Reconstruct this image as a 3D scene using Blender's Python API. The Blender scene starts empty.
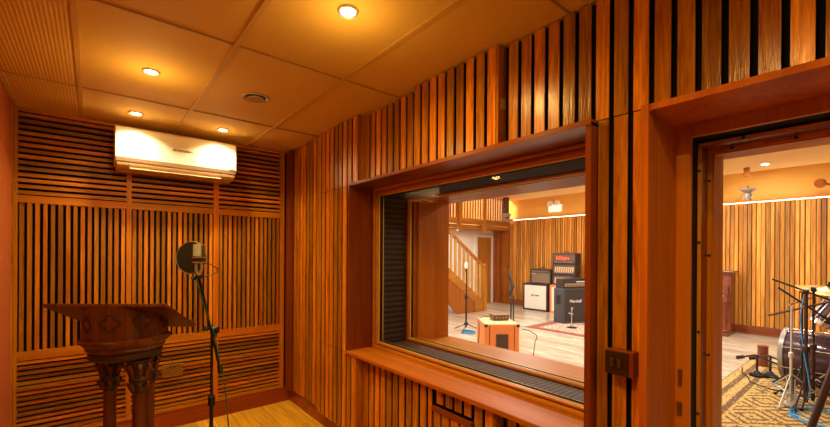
import bpy, bmesh, math, random
from mathutils import Vector, Matrix, Euler
random.seed(7)
PI = math.pi
S = bpy.context.scene
COL = S.collection
# ------------------------------------------------------------------ camera, world, exposure
cam = bpy.data.cameras.new('camera'); camo = bpy.data.objects.new('camera', cam); COL.objects.link(camo)
cam.sensor_width = 36.0; cam.lens = 392.67 / 830 * 36; cam.shift_y = 40.56 / 830; cam.clip_start = 0.02; cam.clip_end = 60
_y, _p, _r = math.radians(39.371), math.radians(-0.064), math.radians(0.353)
F = Vector((math.sin(_y) * math.cos(_p), math.cos(_y) * math.cos(_p), math.sin(_p)))
R = Vector((math.cos(_y), -math.sin(_y), 0)); U = R.cross(F)
R2 = R * math.cos(_r) + U * math.sin(_r); U2 = -R * math.sin(_r) + U * math.cos(_r)
camo.matrix_world = Matrix(((R2.x, U2.x, -F.x, 0), (R2.y, U2.y, -F.y, 0), (R2.z, U2.z, -F.z, 0), (0, 0, 0, 1)))
S.camera = camo
W = bpy.data.worlds.new('world'); S.world = W; W.use_nodes = True
W.node_tree.nodes['Background'].inputs[0].default_value = (1.0, 0.66, 0.20, 1)
W.node_tree.nodes['Background'].inputs[1].default_value = 0.22  # warm fill added through the open end behind the camera
S.view_settings.view_transform = 'Standard'; S.view_settings.look = 'None'
S.view_settings.gamma = 1.0; S.view_settings.use_curve_mapping = False
S.view_settings.exposure = 0.08
S.cycles.max_bounces = 12; S.cycles.diffuse_bounces = 8; S.cycles.glossy_bounces = 6
S.cycles.transparent_max_bounces = 16; S.cycles.caustics_reflective = False; S.cycles.caustics_refractive = False
S.cycles.use_denoising = True
WARM = (1.0, 0.62, 0.16); NEUT = (1.0, 0.97, 0.88)

def area(name, loc, size, energy, color, rot=(0, 0, 0), shape='DISK', sy=None, spread=PI):
    l = bpy.data.lights.new(name, 'AREA'); l.shape = shape; l.size = size
    if sy: l.size_y = sy
    l.energy = energy; l.color = color; l.spread = spread
    o = bpy.data.objects.new(name, l); COL.objects.link(o); o.location = loc; o.rotation_euler = rot
    return o
# ceiling downlights of the booth (the last two are unseen, added behind the camera for more light)
DOWN = [(0.814, 1.439, 12.5), (0.246, 2.622, 12.0), (0.237, 3.477, 6.5), (0.818, 3.479, 6.5), (0.246, 0.35, 13.0), (0.814, -0.75, 13.0)]
for x, y, e in DOWN:
    area('downlight_lamp', (x, y, 0.984), 0.062, e, WARM if y < 3 else (1.0, 0.76, 0.42), spread=math.radians(165 if y < 3 else 124))
    l = bpy.data.lights.new('ceiling_fill', 'POINT'); l.energy = 3.2 if y < 3 else 0.6; l.color = WARM; l.shadow_soft_size = 0.05  # unseen fill floating below each downlight, added to brighten ceiling and walls
    o = bpy.data.objects.new('ceiling_fill', l); COL.objects.link(o); o.location = (x, y, 0.82 if y < 3 else 0.90)
# live room ceiling lights
for x, y in ((4.2, 5.6), (4.4, 3.2), (4.8, 1.1), (7.2, 5.0), (7.2, 2.6), (7.2, 0.7)):
    area('live_room_lamp', (x, y, 1.56), 0.5, 54, NEUT)
area('gallery_fill', (7.0, 8.6, 2.9), 1.2, 520, (1.0, 0.93, 0.82))  # unseen fill added to brighten the gallery walls
area('under_gallery_fill', (7.0, 7.5, 0.66), 0.3, 24, (1.0, 0.93, 0.82))  # unseen fill added to brighten the white wall below the gallery

# ------------------------------------------------------------------ materials
MATS = {}
def base(name):
    m = bpy.data.materials.new(name); m.use_nodes = True
    nt = m.node_tree; b = nt.nodes['Principled BSDF']
    return m, nt, b
def flat(name, col, rough=0.5, metal=0.0, bump=0.0, bscale=60, coat=0.0, var=0.0):
    if name in MATS: return MATS[name]
    m, nt, b = base(name)
    b.inputs['Base Color'].default_value = (*col, 1); b.inputs['Roughness'].default_value = rough
    b.inputs['Metallic'].default_value = metal; b.inputs['Coat Weight'].default_value = coat
    tc = nt.nodes.new('ShaderNodeTexCoord'); n = nt.nodes.new('ShaderNodeTexNoise')
    n.inputs['Scale'].default_value = bscale; nt.links.new(tc.outputs['Object'], n.inputs['Vector'])
    if bump:
        bp = nt.nodes.new('ShaderNodeBump'); bp.inputs['Strength'].default_value = bump; bp.inputs['Distance'].default_value = 0.002
        nt.links.new(n.outputs['Fac'], bp.inputs['Height']); nt.links.new(bp.outputs[0], b.inputs['Normal'])
    v = var or 0.06
    h = nt.nodes.new('ShaderNodeHueSaturation'); h.inputs['Color'].default_value = (*col, 1)
    mr = nt.nodes.new('ShaderNodeMapRange'); mr.inputs[3].default_value = 1 - v; mr.inputs[4].default_value = 1 + v
    nt.links.new(n.outputs['Fac'], mr.inputs[0]); nt.links.new(mr.outputs[0], h.inputs['Value']); nt.links.new(h.outputs[0], b.inputs['Base Color'])
    MATS[name] = m; return m
def emit(name, col, st):
    if name in MATS: return MATS[name]
    m, nt, b = base(name)
    b.inputs['Base Color'].default_value = (*col, 1); b.inputs['Emission Color'].default_value = (*col, 1)
    b.inputs['Emission Strength'].default_value = st
    MATS[name] = m; return m
def wood(name, dark, light, axis='z', scale=1.0, rough=0.35, isl=0.45, bump=0.15, coat=0.0, grain=1.0, huev=0.008, fine=0.0, spec=0.32):
    """wood with grain along an axis, tone differing from board to board (each mesh island)"""
    if name in MATS: return MATS[name]
    m, nt, b = base(name); N = nt.nodes; L = nt.links
    tc = N.new('ShaderNodeTexCoord'); geo = N.new('ShaderNodeNewGeometry')
    mp = N.new('ShaderNodeMapping'); st = {'x': (1.2, 22, 22), 'y': (22, 1.2, 22), 'z': (22, 22, 1.2)}[axis]
    mp.inputs['Scale'].default_value = [s * scale for s in st]
    L.new(tc.outputs['Object'], mp.inputs['Vector'])
    add = N.new('ShaderNodeVectorMath'); add.operation = 'ADD'
    sc = N.new('ShaderNodeMath'); sc.operation = 'MULTIPLY'; sc.inputs[1].default_value = 37.0
    L.new(geo.outputs['Random Per Island'], sc.inputs[0]); L.new(mp.outputs[0], add.inputs[0]); L.new(sc.outputs[0], add.inputs[1])
    n1 = N.new('ShaderNodeTexNoise'); n1.inputs['Scale'].default_value = 1.0; n1.inputs['Detail'].default_value = 6; n1.inputs['Distortion'].default_value = 0.8
    L.new(add.outputs[0], n1.inputs['Vector'])
    n2 = N.new('ShaderNodeTexNoise'); n2.inputs['Scale'].default_value = 6.0; n2.inputs['Detail'].default_value = 3
    L.new(add.outputs[0], n2.inputs['Vector'])
    mx = N.new('ShaderNodeMath'); mx.operation = 'MULTIPLY_ADD'; mx.inputs[1].default_value = 0.35; L.new(n2.outputs['Fac'], mx.inputs[0])
    m2 = N.new('ShaderNodeMath'); m2.operation = 'MULTIPLY'; m2.inputs[1].default_value = 0.75; L.new(n1.outputs['Fac'], m2.inputs[0]); L.new(m2.outputs[0], mx.inputs[2])
    mr = N.new('ShaderNodeMapRange'); mr.inputs[1].default_value = 0.55 - 0.17 / grain; mr.inputs[2].default_value = 0.55 + 0.17 / grain
    L.new(mx.outputs[0], mr.inputs[0])
    mixc = N.new('ShaderNodeMix'); mixc.data_type = 'RGBA'
    mixc.inputs[6].default_value = (*dark, 1); mixc.inputs[7].default_value = (*light, 1); L.new(mr.outputs[0], mixc.inputs[0])
    h = N.new('ShaderNodeHueSaturation'); L.new(mixc.outputs[2], h.inputs['Color'])
    vr = N.new('ShaderNodeMapRange'); vr.inputs[3].default_value = 1 - isl; vr.inputs[4].default_value = 1 + isl * 0.6
    L.new(geo.outputs['Random Per Island'], vr.inputs[0]); L.new(vr.outputs[0], h.inputs['Value'])
    wn = N.new('ShaderNodeTexWhiteNoise'); wn.noise_dimensions = '1D'; L.new(geo.outputs['Random Per Island'], wn.inputs['W'])
    hr = N.new('ShaderNodeMapRange'); hr.inputs[3].default_value = 0.5 - huev; hr.inputs[4].default_value = 0.5 + huev * 0.6
    L.new(wn.outputs['Value'], hr.inputs[0]); L.new(hr.outputs[0], h.inputs['Hue'])
    L.new(h.outputs[0], b.inputs['Base Color'])
    b.inputs['Roughness'].default_value = rough; b.inputs['Coat Weight'].default_value = coat; b.inputs['Coat Roughness'].default_value = 0.15; b.inputs['Specular IOR Level'].default_value = spec
    bp = N.new('ShaderNodeBump'); bp.inputs['Strength'].default_value = bump; bp.inputs['Distance'].default_value = 0.003
    L.new(mx.outputs[0], bp.inputs['Height']); L.new(bp.outputs[0], b.inputs['Normal'])
    MATS[name] = m; return m
def planks(name, dark, light, along='x', width=0.12, length=1.4, rough=0.3, bump=0.1):
    if name in MATS: return MATS[name]
    m, nt, b = base(name); N = nt.nodes; L = nt.links
    tc = N.new('ShaderNodeTexCoord'); mp = N.new('ShaderNodeMapping')
    if along == 'y': mp.inputs['Rotation'].default_value = (0, 0, PI / 2)
    L.new(tc.outputs['Object'], mp.inputs['Vector'])
    br = N.new('ShaderNodeTexBrick'); br.inputs['Scale'].default_value = 1.0; br.inputs['Brick Width'].default_value = length
    br.inputs['Row Height'].default_value = width; br.inputs['Mortar Size'].default_value = 0.0012; br.inputs['Bias'].default_value = 0
    br.inputs['Color1'].default_value = (0.15, 0.15, 0.15, 1); br.inputs['Color2'].default_value = (0.9, 0.9, 0.9, 1); br.inputs['Mortar'].default_value = (0, 0, 0, 1)
    L.new(mp.outputs[0], br.inputs['Vector'])
    m2 = N.new('ShaderNodeMapping'); m2.inputs['Scale'].default_value = (1.5, 26, 1); L.new(mp.outputs[0], m2.inputs['Vector'])
    ad = N.new('ShaderNodeVectorMath'); ad.operation = 'ADD'; L.new(m2.outputs[0], ad.inputs[0]); L.new(br.outputs['Color'], ad.inputs[1])
    n = N.new('ShaderNodeTexNoise'); n.inputs['Scale'].default_value = 1.3; n.inputs['Detail'].default_value = 7; n.inputs['Distortion'].default_value = 1.2
    L.new(ad.outputs[0], n.inputs['Vector'])
    mr = N.new('ShaderNodeMapRange'); mr.inputs[1].default_value = 0.3; mr.inputs[2].default_value = 0.7; L.new(n.outputs['Fac'], mr.inputs[0])
    mx = N.new('ShaderNodeMix'); mx.data_type = 'RGBA'; mx.inputs[6].default_value = (*dark, 1); mx.inputs[7].default_value = (*light, 1); L.new(mr.outputs[0], mx.inputs[0])
    h = N.new('ShaderNodeHueSaturation'); L.new(mx.outputs[2], h.inputs['Color'])
    sp = N.new('ShaderNodeMapRange'); sp.inputs[3].default_value = 0.72; sp.inputs[4].default_value = 1.12; L.new(br.outputs['Color'], sp.inputs[0]); L.new(sp.outputs[0], h.inputs['Value'])
    mm = N.new('ShaderNodeMix'); mm.data_type = 'RGBA'; mm.inputs[7].default_value = (dark[0] * .3, dark[1] * .3, dark[2] * .3, 1)
    L.new(br.outputs['Fac'], mm.inputs[0]); L.new(h.outputs[0], mm.inputs[6]); L.new(mm.outputs[2], b.inputs['Base Color'])
    b.inputs['Roughness'].default_value = rough
    bp = N.new('ShaderNodeBump'); bp.inputs['Strength'].default_value = bump; bp.inputs['Distance'].default_value = 0.002
    L.new(n.outputs['Fac'], bp.inputs['Height']); L.new(bp.outputs[0], b.inputs['Normal'])
    MATS[name] = m; return m
def stripes(name, c1, c2, axis='y', pitch=0.012, rough=0.6, bump=0.6):
    """moulded ribs running along an axis"""
    if name in MATS: return MATS[name]
    m, nt, b = base(name); N = nt.nodes; L = nt.links
    tc = N.new('ShaderNodeTexCoord'); sx = N.new('ShaderNodeSeparateXYZ'); L.new(tc.outputs['Object'], sx.inputs[0])
    k = N.new('ShaderNodeMath'); k.operation = 'MULTIPLY'; k.inputs[1].default_value = 2 * PI / pitch
    L.new(sx.outputs[{'y': 0, 'x': 1, 'z': 1}[axis]] if axis != 'h' else sx.outputs[2], k.inputs[0])
    s = N.new('ShaderNodeMath'); s.operation = 'SINE'; L.new(k.outputs[0], s.inputs[0])
    mr = N.new('ShaderNodeMapRange'); mr.inputs[1].default_value = -1; L.new(s.outputs[0], mr.inputs[0])
    mx = N.new('ShaderNodeMix'); mx.data_type = 'RGBA'; mx.inputs[6].default_value = (*c1, 1); mx.inputs[7].default_value = (*c2, 1)
    L.new(mr.outputs[0], mx.inputs[0]); L.new(mx.outputs[2], b.inputs['Base Color'])
    bp = N.new('ShaderNodeBump'); bp.inputs['Strength'].default_value = bump; bp.inputs['Distance'].default_value = 0.004
    L.new(mr.outputs[0], bp.inputs['Height']); L.new(bp.outputs[0], b.inputs['Normal'])
    b.inputs['Roughness'].default_value = rough
    MATS[name] = m; return m
def glass(name, tint=(1, 1, 1), ior=1.32):
    if name in MATS: return MATS[name]
    m, nt, b = base(name); N = nt.nodes; L = nt.links; N.remove(b)
    t = N.new('ShaderNodeBsdfTransparent'); t.inputs[0].default_value = (*tint, 1)
    g = N.new('ShaderNodeBsdfGlossy'); g.inputs['Roughness'].default_value = 0.0
    f = N.new('ShaderNodeFresnel'); f.inputs[0].default_value = ior
    gg = N.new('ShaderNodeNewGeometry'); mr = N.new('ShaderNodeMapRange'); mr.inputs[3].default_value = ior; mr.inputs[4].default_value = 1.0 / ior
    L.new(gg.outputs['Backfacing'], mr.inputs[0]); L.new(mr.outputs[0], f.inputs[0])
    x = N.new('ShaderNodeMixShader'); L.new(f.outputs[0], x.inputs[0]); L.new(t.outputs[0], x.inputs[1]); L.new(g.outputs[0], x.inputs[2])
    L.new(x.outputs[0], N['Material Output'].inputs[0])
    MATS[name] = m; return m
def rugmat(name, cols, sx, sy):
    """woven pattern: borders, lozenges and flecks"""
    m, nt, b = base(name); N = nt.nodes; L = nt.links
    tc = N.new('ShaderNodeTexCoord'); mp = N.new('ShaderNodeMapping'); mp.inputs['Scale'].default_value = (1 / sx, 1 / sy, 1)
    L.new(tc.outputs['Object'], mp.inputs['Vector'])
    sp = N.new('ShaderNodeSeparateXYZ'); L.new(mp.outputs[0], sp.inputs[0])
    def M(op, a, c=None, v=None):
        n = N.new('ShaderNodeMath'); n.operation = op
        L.new(a, n.inputs[0])
        if c is not None: L.new(c, n.inputs[1])
        elif v is not None: n.inputs[1].default_value = v
        return n.outputs[0]
    ax = M('ABSOLUTE', sp.outputs[0]); ay = M('ABSOLUTE', sp.outputs[1]); edge = M('MAXIMUM', ax, ay)
    bands = M('PINGPONG', edge, v=0.022)
    bands = M('GREATER_THAN', bands, v=0.0125)
    inb = M('GREATER_THAN', edge, v=0.40)
    loz = M('ADD', M('PINGPONG', sp.outputs[0], v=0.09), M('PINGPONG', sp.outputs[1], v=0.07))
    loz = M('GREATER_THAN', M('PINGPONG', loz, v=0.018), v=0.0105)
    vo = N.new('ShaderNodeTexVoronoi'); vo.inputs['Scale'].default_value = 26; L.new(tc.outputs['Object'], vo.inputs['Vector'])
    fleck = M('LESS_THAN', vo.outputs['Distance'], v=0.26)
    def mix(fac, a, c):
        n = N.new('ShaderNodeMix'); n.data_type = 'RGBA'; L.new(fac, n.inputs[0])
        for i, q in ((6, a), (7, c)):
            if isinstance(q, tuple): n.inputs[i].default_value = (*q, 1)
            else: L.new(q, n.inputs[i])
        return n.outputs[2]
    field = mix(loz, cols[0], cols[1]); border = mix(bands, cols[3], cols[1])
    c = mix(inb, field, border); c = mix(fleck, c, cols[3])
    vo2 = N.new('ShaderNodeTexVoronoi'); vo2.inputs['Scale'].default_value = 31; L.new(tc.outputs['Object'], vo2.inputs['Vector'])
    c = mix(M('LESS_THAN', vo2.outputs['Distance'], v=0.30), c, cols[2])
    L.new(c, b.inputs['Base Color']); b.inputs['Roughness'].default_value = 0.95
    MATS[name] = m; return m

SLAT = wood('booth slat wood', (0.33, 0.088, 0.003), (0.82, 0.31, 0.012), 'z', 1.9, 0.20, 0.5, 0.5, grain=1.0)
SLATH = wood('booth slat wood horizontal', (0.33, 0.098, 0.004), (0.70, 0.275, 0.013), 'x', 1.5, 0.42, 0.55, 0.2)
SLATB = wood('booth back slat wood', (0.33, 0.098, 0.004), (0.70, 0.275, 0.013), 'z', 1.5, 0.42, 0.5, 0.2)
FRAMEX = wood('panel frame wood', (0.40, 0.13, 0.006), (0.66, 0.24, 0.012), 'x', 0.6, 0.4, 0.1, 0.1)
TRIM = wood('red varnished trim', (0.12, 0.020, 0.002), (0.26, 0.052, 0.004), 'z', 0.45, 0.22, 0.12, 0.06)
TRIMY = wood('red varnished trim along wall', (0.14, 0.026, 0.002), (0.30, 0.066, 0.004), 'y', 0.45, 0.28, 0.12, 0.06, spec=.22)
SILLW = wood('sill varnish', (0.36, 0.10, 0.004), (0.56, 0.185, 0.008), 'y', 0.45, 0.45, 0.1, 0.06, spec=.15)
GOLD = wood('pale frame bead', (0.60, 0.20, 0.012), (0.80, 0.32, 0.02), 'z', 0.5, 0.3, 0.1, 0.05)
GOLDY = wood('pale frame bead along wall', (0.46, 0.17, 0.012), (0.62, 0.26, 0.025), 'y', 0.5, 0.4, 0.1, 0.05)
SKIRT = wood('dark red skirting', (0.22, 0.035, 0.003), (0.40, 0.075, 0.006), 'x', 0.5, 0.3, 0.1, 0.06)
OAK = planks('booth oak floor', (0.52, 0.25, 0.015), (0.86, 0.52, 0.04), 'y', 0.14, 1.3, 0.33)
OAKL = planks('live room oak floor', (0.36, 0.25, 0.13), (0.84, 0.76, 0.62), 'y', 0.16, 1.8, 0.22)
LSLAT = wood('live room slat wood', (0.46, 0.15, 0.012), (0.90, 0.44, 0.08), 'z', 0.7, 0.45, 0.45, 0.15, huev=0.0)
LWOOD = wood('live room joinery', (0.34, 0.11, 0.012), (0.58, 0.24, 0.03), 'z', 0.5, 0.4, 0.25, 0.1)
LWOODX = wood('live room joinery lengthwise', (0.34, 0.11, 0.012), (0.58, 0.24, 0.03), 'x', 0.5, 0.4, 0.25, 0.1)
LRED = wood('live room red panel', (0.24, 0.06, 0.008), (0.42, 0.13, 0.018), 'z', 0.5, 0.35, 0.2, 0.1)
CARVE = wood('carved dark oak', (0.06, 0.015, 0.002), (0.15, 0.045, 0.006), 'z', 1.0, 0.4, 0.15, 0.3)
CARVE_SHADE = flat('shade darkened recess oak', (0.035, 0.011, 0.005), 0.6, bump=0.4)  # darker oak colour stands in for the shade in the carving
BLACKF = flat('black acoustic fabric', (0.004, 0.003, 0.003), 0.95)
CEIL = flat('ceiling tile', (0.66, 0.41, 0.09), 0.75, bump=0.12, bscale=180, var=0.04)
RIBC = stripes('ribbed ceiling tile', (0.54, 0.33, 0.07), (0.74, 0.47, 0.12), 'y', 0.016, 0.6, 0.25)
TBAR = flat('ceiling bar', (0.58, 0.34, 0.08), 0.5)
TBARD = flat('ceiling seam', (0.34, 0.19, 0.08), 0.7)
FABR = flat('red brown wall fabric', (0.40, 0.09, 0.006), 0.95, bump=0.5, bscale=300, var=0.2)
ACW = flat('air conditioner plastic', (0.86, 0.80, 0.68), 0.35)
ACG = flat('air conditioner underside', (0.62, 0.45, 0.26), 0.4)
METB = flat('black metal', (0.012, 0.012, 0.013), 0.35, 0.3)
PLB = flat('black plastic', (0.02, 0.018, 0.017), 0.4)
CHR = flat('chrome', (0.75, 0.75, 0.75), 0.15, 1.0)
SILV = flat('satin silver', (0.62, 0.60, 0.56), 0.35, 0.8)
BRASS = flat('aged brass', (0.36, 0.22, 0.08), 0.35, 0.9)
PLAS = flat('white plaster', (0.86, 0.86, 0.80), 0.85, bump=0.15)
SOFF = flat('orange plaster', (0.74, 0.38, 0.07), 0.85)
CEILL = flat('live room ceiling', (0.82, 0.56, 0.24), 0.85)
FOAM = stripes('ridged black foam', (0.004, 0.003, 0.002), (0.045, 0.028, 0.014), 'h', 0.042, 0.9, 1.0)
MESHF = stripes('dark mesh fabric', (0.012, 0.007, 0.003), (0.085, 0.040, 0.010), 'x', 0.03, 0.7, 0.6)
GLASS = glass('window glass')

# ------------------------------------------------------------------ mesh helpers
class MB:
    def __init__(s): s.bm = bmesh.new()
    def box(s, x0, x1, y0, y1, z0, z1, rz=0.0, c=None):
        vs = [s.bm.verts.new(v) for v in ((x0, y0, z0), (x1, y0, z0), (x1, y1, z0), (x0, y1, z0), (x0, y0, z1), (x1, y0, z1), (x1, y1, z1), (x0, y1, z1))]
        for f in ((0, 3, 2, 1), (4, 5, 6, 7), (0, 1, 5, 4), (1, 2, 6, 5), (2, 3, 7, 6), (3, 0, 4, 7)): s.bm.faces.new([vs[i] for i in f])
        if rz:
            c = Vector(c) if c else Vector(((x0 + x1) / 2, (y0 + y1) / 2, 0))
            bmesh.ops.rotate(s.bm, verts=vs, cent=c, matrix=Matrix.Rotation(rz, 3, 'Z'))
        return vs
    def hexa(s, pts):
        vs = [s.bm.verts.new(v) for v in pts]
        for f in ((0, 3, 2, 1), (4, 5, 6, 7), (0, 1, 5, 4), (1, 2, 6, 5), (2, 3, 7, 6), (3, 0, 4, 7)): s.bm.faces.new([vs[i] for i in f])
        return vs
    def tube(s, pts, r, n=10, cap=True):
        pts = [Vector(p) for p in pts]; rs = r if isinstance(r, (list, tuple)) else [r] * len(pts)
        rings = []; up = None
        for i, p in enumerate(pts):
            t = (pts[min(i + 1, len(pts) - 1)] - pts[max(i - 1, 0)]).normalized()
            if up is None: up = Vector((0, 0, 1)) if abs(t.z) < 0.9 else Vector((1, 0, 0))
            a = t.cross(up).normalized(); b_ = a.cross(t).normalized(); up = b_
            rings.append([s.bm.verts.new(p + (a * math.cos(2 * PI * k / n) + b_ * math.sin(2 * PI * k / n)) * rs[i]) for k in range(n)])
        for i in range(len(rings) - 1):
            for k in range(n):
                s.bm.faces.new((rings[i][k], rings[i][(k + 1) % n], rings[i + 1][(k + 1) % n], rings[i + 1][k]))
        if cap: s.bm.faces.new(rings[0][::-1]); s.bm.faces.new(rings[-1])
    def lathe(s, prof, c=(0, 0, 0), axis=(0, 0, 1), n=20, cap=True, phase=0.0):
        c = Vector(c); axis = Vector(axis).normalized()
        a = axis.cross(Vector((0, 0, 1)) if abs(axis.z) < 0.9 else Vector((1, 0, 0))).normalized(); b_ = axis.cross(a)
        rings = [[s.bm.verts.new(c + axis * h + (a * math.cos(2 * PI * k / n + phase) + b_ * math.sin(2 * PI * k / n + phase)) * max(r, 1e-4)) for k in range(n)] for r, h in prof]
        for i in range(len(rings) - 1):
            for k in range(n): s.bm.faces.new((rings[i][k], rings[i][(k + 1) % n], rings[i + 1][(k + 1) % n], rings[i + 1][k]))
        if cap: s.bm.faces.new(rings[0][::-1]); s.bm.faces.new(rings[-1])
    def prism(s, poly, d, frame=None):
        """poly: 2D outline in the frame's (u,v) plane, extruded by d along w; frame = (origin,u,v,w)"""
        o, u, v, w = [Vector(q) for q in frame]
        A = [s.bm.verts.new(o + u * p[0] + v * p[1]) for p in poly]; B = [s.bm.verts.new(o + u * p[0] + v * p[1] + w * d) for p in poly]
        s.bm.faces.new(A[::-1]); s.bm.faces.new(B)
        for i in range(len(poly)):
            j = (i + 1) % len(poly); s.bm.faces.new((A[i], A[j], B[j], B[i]))
    def build(s, name, mat, parent=None, bevel=0.0, smooth=False, kind=None):
        bmesh.ops.recalc_face_normals(s.bm, faces=s.bm.faces[:])
        me = bpy.data.meshes.new(name); s.bm.to_mesh(me); s.bm.free()
        me.materials.append(mat)
        if smooth:
            for p in me.polygons: p.use_smooth = True
        o = bpy.data.objects.new(name, me); COL.objects.link(o)
        if parent is not None:
            o.parent = parent
            if parent.type == 'EMPTY' or True:
                o.matrix_parent_inverse = Matrix.Identity(4)
        if bevel:
            b = o.modifiers.new('bevel', 'BEVEL'); b.width = bevel; b.segments = 2; b.limit_method = 'ANGLE'
        if smooth:
            e = o.modifiers.new('split', 'EDGE_SPLIT'); e.split_angle = math.radians(40)
        if kind: o['kind'] = kind
        return o
def thing(name, loc, label, cat, rz=0.0, group=None):
    o = bpy.data.objects.new(name, None); COL.objects.link(o); o.location = loc; o.rotation_euler = (0, 0, rz); o.empty_display_size = 0.1
    o['label'] = label; o['category'] = cat
    if group: o['group'] = group
    return o
def tag(o, label, cat, group=None, kind=None):
    o['label'] = label; o['category'] = cat
    if group: o['group'] = group
    if kind: o['kind'] = kind
    return o
def B1(name, mat, parent, *b, bevel=0.0, kind=None):
    m = MB(); m.box(*b); return m.build(name, mat, parent, bevel=bevel, kind=kind)
def structure(o): o['kind'] = 'structure'; return o
def copy_tree(o, parent=None):
    c = o.copy(); COL.objects.link(c); c.parent = parent
    for ch in o.children: copy_tree(ch, c)
    return c
def textobj(name, body, size, mat, parent, frame, depth=0.001):
    cu = bpy.data.curves.new('lettering', 'FONT'); cu.body = body; cu.size = size; cu.extrude = depth; cu.align_x = 'CENTER'; cu.align_y = 'CENTER'
    t = bpy.data.objects.new('lettering', cu); COL.objects.link(t)
    dg = bpy.context.evaluated_depsgraph_get(); dg.update()
    me = bpy.data.meshes.new_from_object(t.evaluated_get(dg)); bpy.data.objects.remove(t); bpy.data.curves.remove(cu)
    o_, u, v, w = [Vector(q) for q in frame]
    me.transform(Matrix(((u.x, v.x, w.x, o_.x), (u.y, v.y, w.y, o_.y), (u.z, v.z, w.z, o_.z), (0, 0, 0, 1))))
    me.materials.clear(); me.materials.append(mat)
    o = bpy.data.objects.new(name, me); COL.objects.link(o); o.parent = parent
    return o

# ------------------------------------------------------------------ booth shell
FZ, CZ = -1.48, 1.0
XL, XR, YB, YF = -0.44, 1.56, 3.90, -1.60
m = MB(); m.box(XL - .1, 1.60, YF, YB + .1, FZ - .1, FZ); m.build('floor', OAK, kind='structure')
m = MB(); m.box(1.60, 9.9, -4.0, 10.0, FZ - .1, FZ); m.build('floor', OAKL, kind='structure')
m = MB(); m.box(XL - .1, 1.60, YF, YB + .1, CZ + .006, CZ + .1); ceil = m.build('ceiling', CEIL, kind='structure')
m = MB()
m.box(XL, -0.085, 3.155, YB, CZ, CZ + .006); m.box(XL, -0.085, 2.030, 3.135, CZ, CZ + .006); m.box(XL, -0.085, 0.880, 2.010, CZ, CZ + .006)
m.build('ribbed_tile', RIBC, ceil)
for xx in (-0.065, 0.532, 1.116):
    B1('ceiling_bar', TBAR, ceil, xx - .011, xx + .011, YF, YB, CZ - .003, CZ + .006)
for yy in (3.145, 2.02, 0.86, -0.28):
    B1('ceiling_seam', TBARD, ceil, XL, 1.56, yy - .0035, yy + .0035, CZ - .001, CZ + .006)
# wall between booth and live room, with the window and door openings
WY0, WY1, WZ0, WZ1 = 0.76, 2.577, -0.73, 0.50
DY0, DY1, DZ1 = -0.40, 0.537, 0.497
m = MB()
def wallseg(y0, y1, z0, z1): m.box(XR, 2.42, y0, y1, z0, z1)
wallseg(WY1 + .02, YB + .1, FZ, CZ + .1); wallseg(WY0, WY1, FZ, WZ0 - .02); wallseg(WY0, WY1, WZ1 + .02, CZ + .1)
wallseg(DY1 + .03, WY0 - .024, FZ, CZ + .1); wallseg(DY0, DY1 + .03, DZ1 + .03, CZ + .1); wallseg(-4.0, DY0 - .03, FZ, CZ + .1)
wallr = m.build('wall_right', BLACKF, kind='structure')
m = MB()   # live room face of the same wall
for (a, b_, c, d) in ((WY1, 10.0, FZ, 3.2), (WY0, WY1, FZ, WZ0 - .02), (WY0, WY1, WZ1 + .02, 3.2), (DY1 + .04, WY0 - .02, FZ, 3.2), (DY0, DY1 + .04, DZ1 + .04, 3.2), (-4.0, DY0 - .03, FZ, 3.2)):
    m.box(2.42, 2.44, a, b_, c, d)
m.build('plaster_face', PLAS, wallr)
m = MB(); m.box(XL - .02, 1.60, YB, YB + .1, FZ, CZ + .1); wallb = m.build('wall_back', BLACKF, kind='structure')
m = MB(); m.box(XL - .1, XL, YF, YB + .1, FZ, CZ + .1); walll = m.build('wall_left', BLACKF, kind='structure')
# left wall: fabric panels between battens
B1('fabric_panel', FABR, walll, XL, XL + .022, 3.12, 3.70, FZ + .15, CZ - .01)
B1('fabric_panel', FABR, walll, XL, XL + .022, 1.0, 3.06, FZ + .15, CZ - .01)
B1('batten', TRIM, walll, XL, XL + .034, 3.06, 3.12, FZ, CZ)
B1('batten', SLAT, walll, XL, XL + .030, 3.70, 3.745, FZ, CZ)

GAP_SHADE = []
def slats_y(m, X, y_hi, y_lo, z0, z1, w=0.050, pitch=0.0705, d=0.045, start=None):
    """vertical slats on the right wall, from far (y_hi) towards the camera (y_lo)"""
    y = start if start is not None else y_hi
    while y > y_lo + 0.012:
        a, b_ = max(y - w, y_lo), min(y, y_hi)
        if b_ - a > 0.008:
            j = random.uniform(-.0015, .0015)
            m.box(X + j, X + min(d, .007), a, b_, z0, z1)
            GAP_SHADE.append((X + min(d, .007), X + d + .02, a + .004, b_ - .002, z0 + .004, z1 - .002))
        y -= pitch
def end_board(m, y, X0, X1, z0, z1, t=.012): m.box(X0, X1, y, y + t, z0, z1)
XB = XR
m = MB()
# P1, nearest the far corner
slats_y(m, 1.512, 3.69, 3.09, -1.335, 1.0, w=0.053, pitch=0.0705, d=.048)
m.build('slat_panel', SLAT, wallr)
m = MB()
slats_y(m, 1.472, 3.085, 2.46, 0.502, 1.0, d=.088); end_board(m, 2.452, 1.474, 1.55, 0.502, 1.0)
m.build('slat_panel', SLAT, wallr)
m = MB(); slats_y(m, 1.472, 3.085, 2.60, -0.738, 0.498, d=.088); m.build('slat_panel', SLAT, wallr)
m = MB(); slats_y(m, 1.472, 3.085, 2.46, -1.335, -0.742, d=.088)
end_board(m, 2.452, 1.474, 1.55, -1.335, -0.752); m.build('slat_panel', SLAT, wallr)
m = MB(); slats_y(m, 1.530, 2.440, 1.85, 0.515, 1.0, d=.03); m.build('slat_panel', SLAT, wallr)
m = MB(); slats_y(m, 1.530, 2.440, 1.85, -1.335, -0.752, d=.03); m.build('slat_panel', SLAT, wallr)
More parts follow.
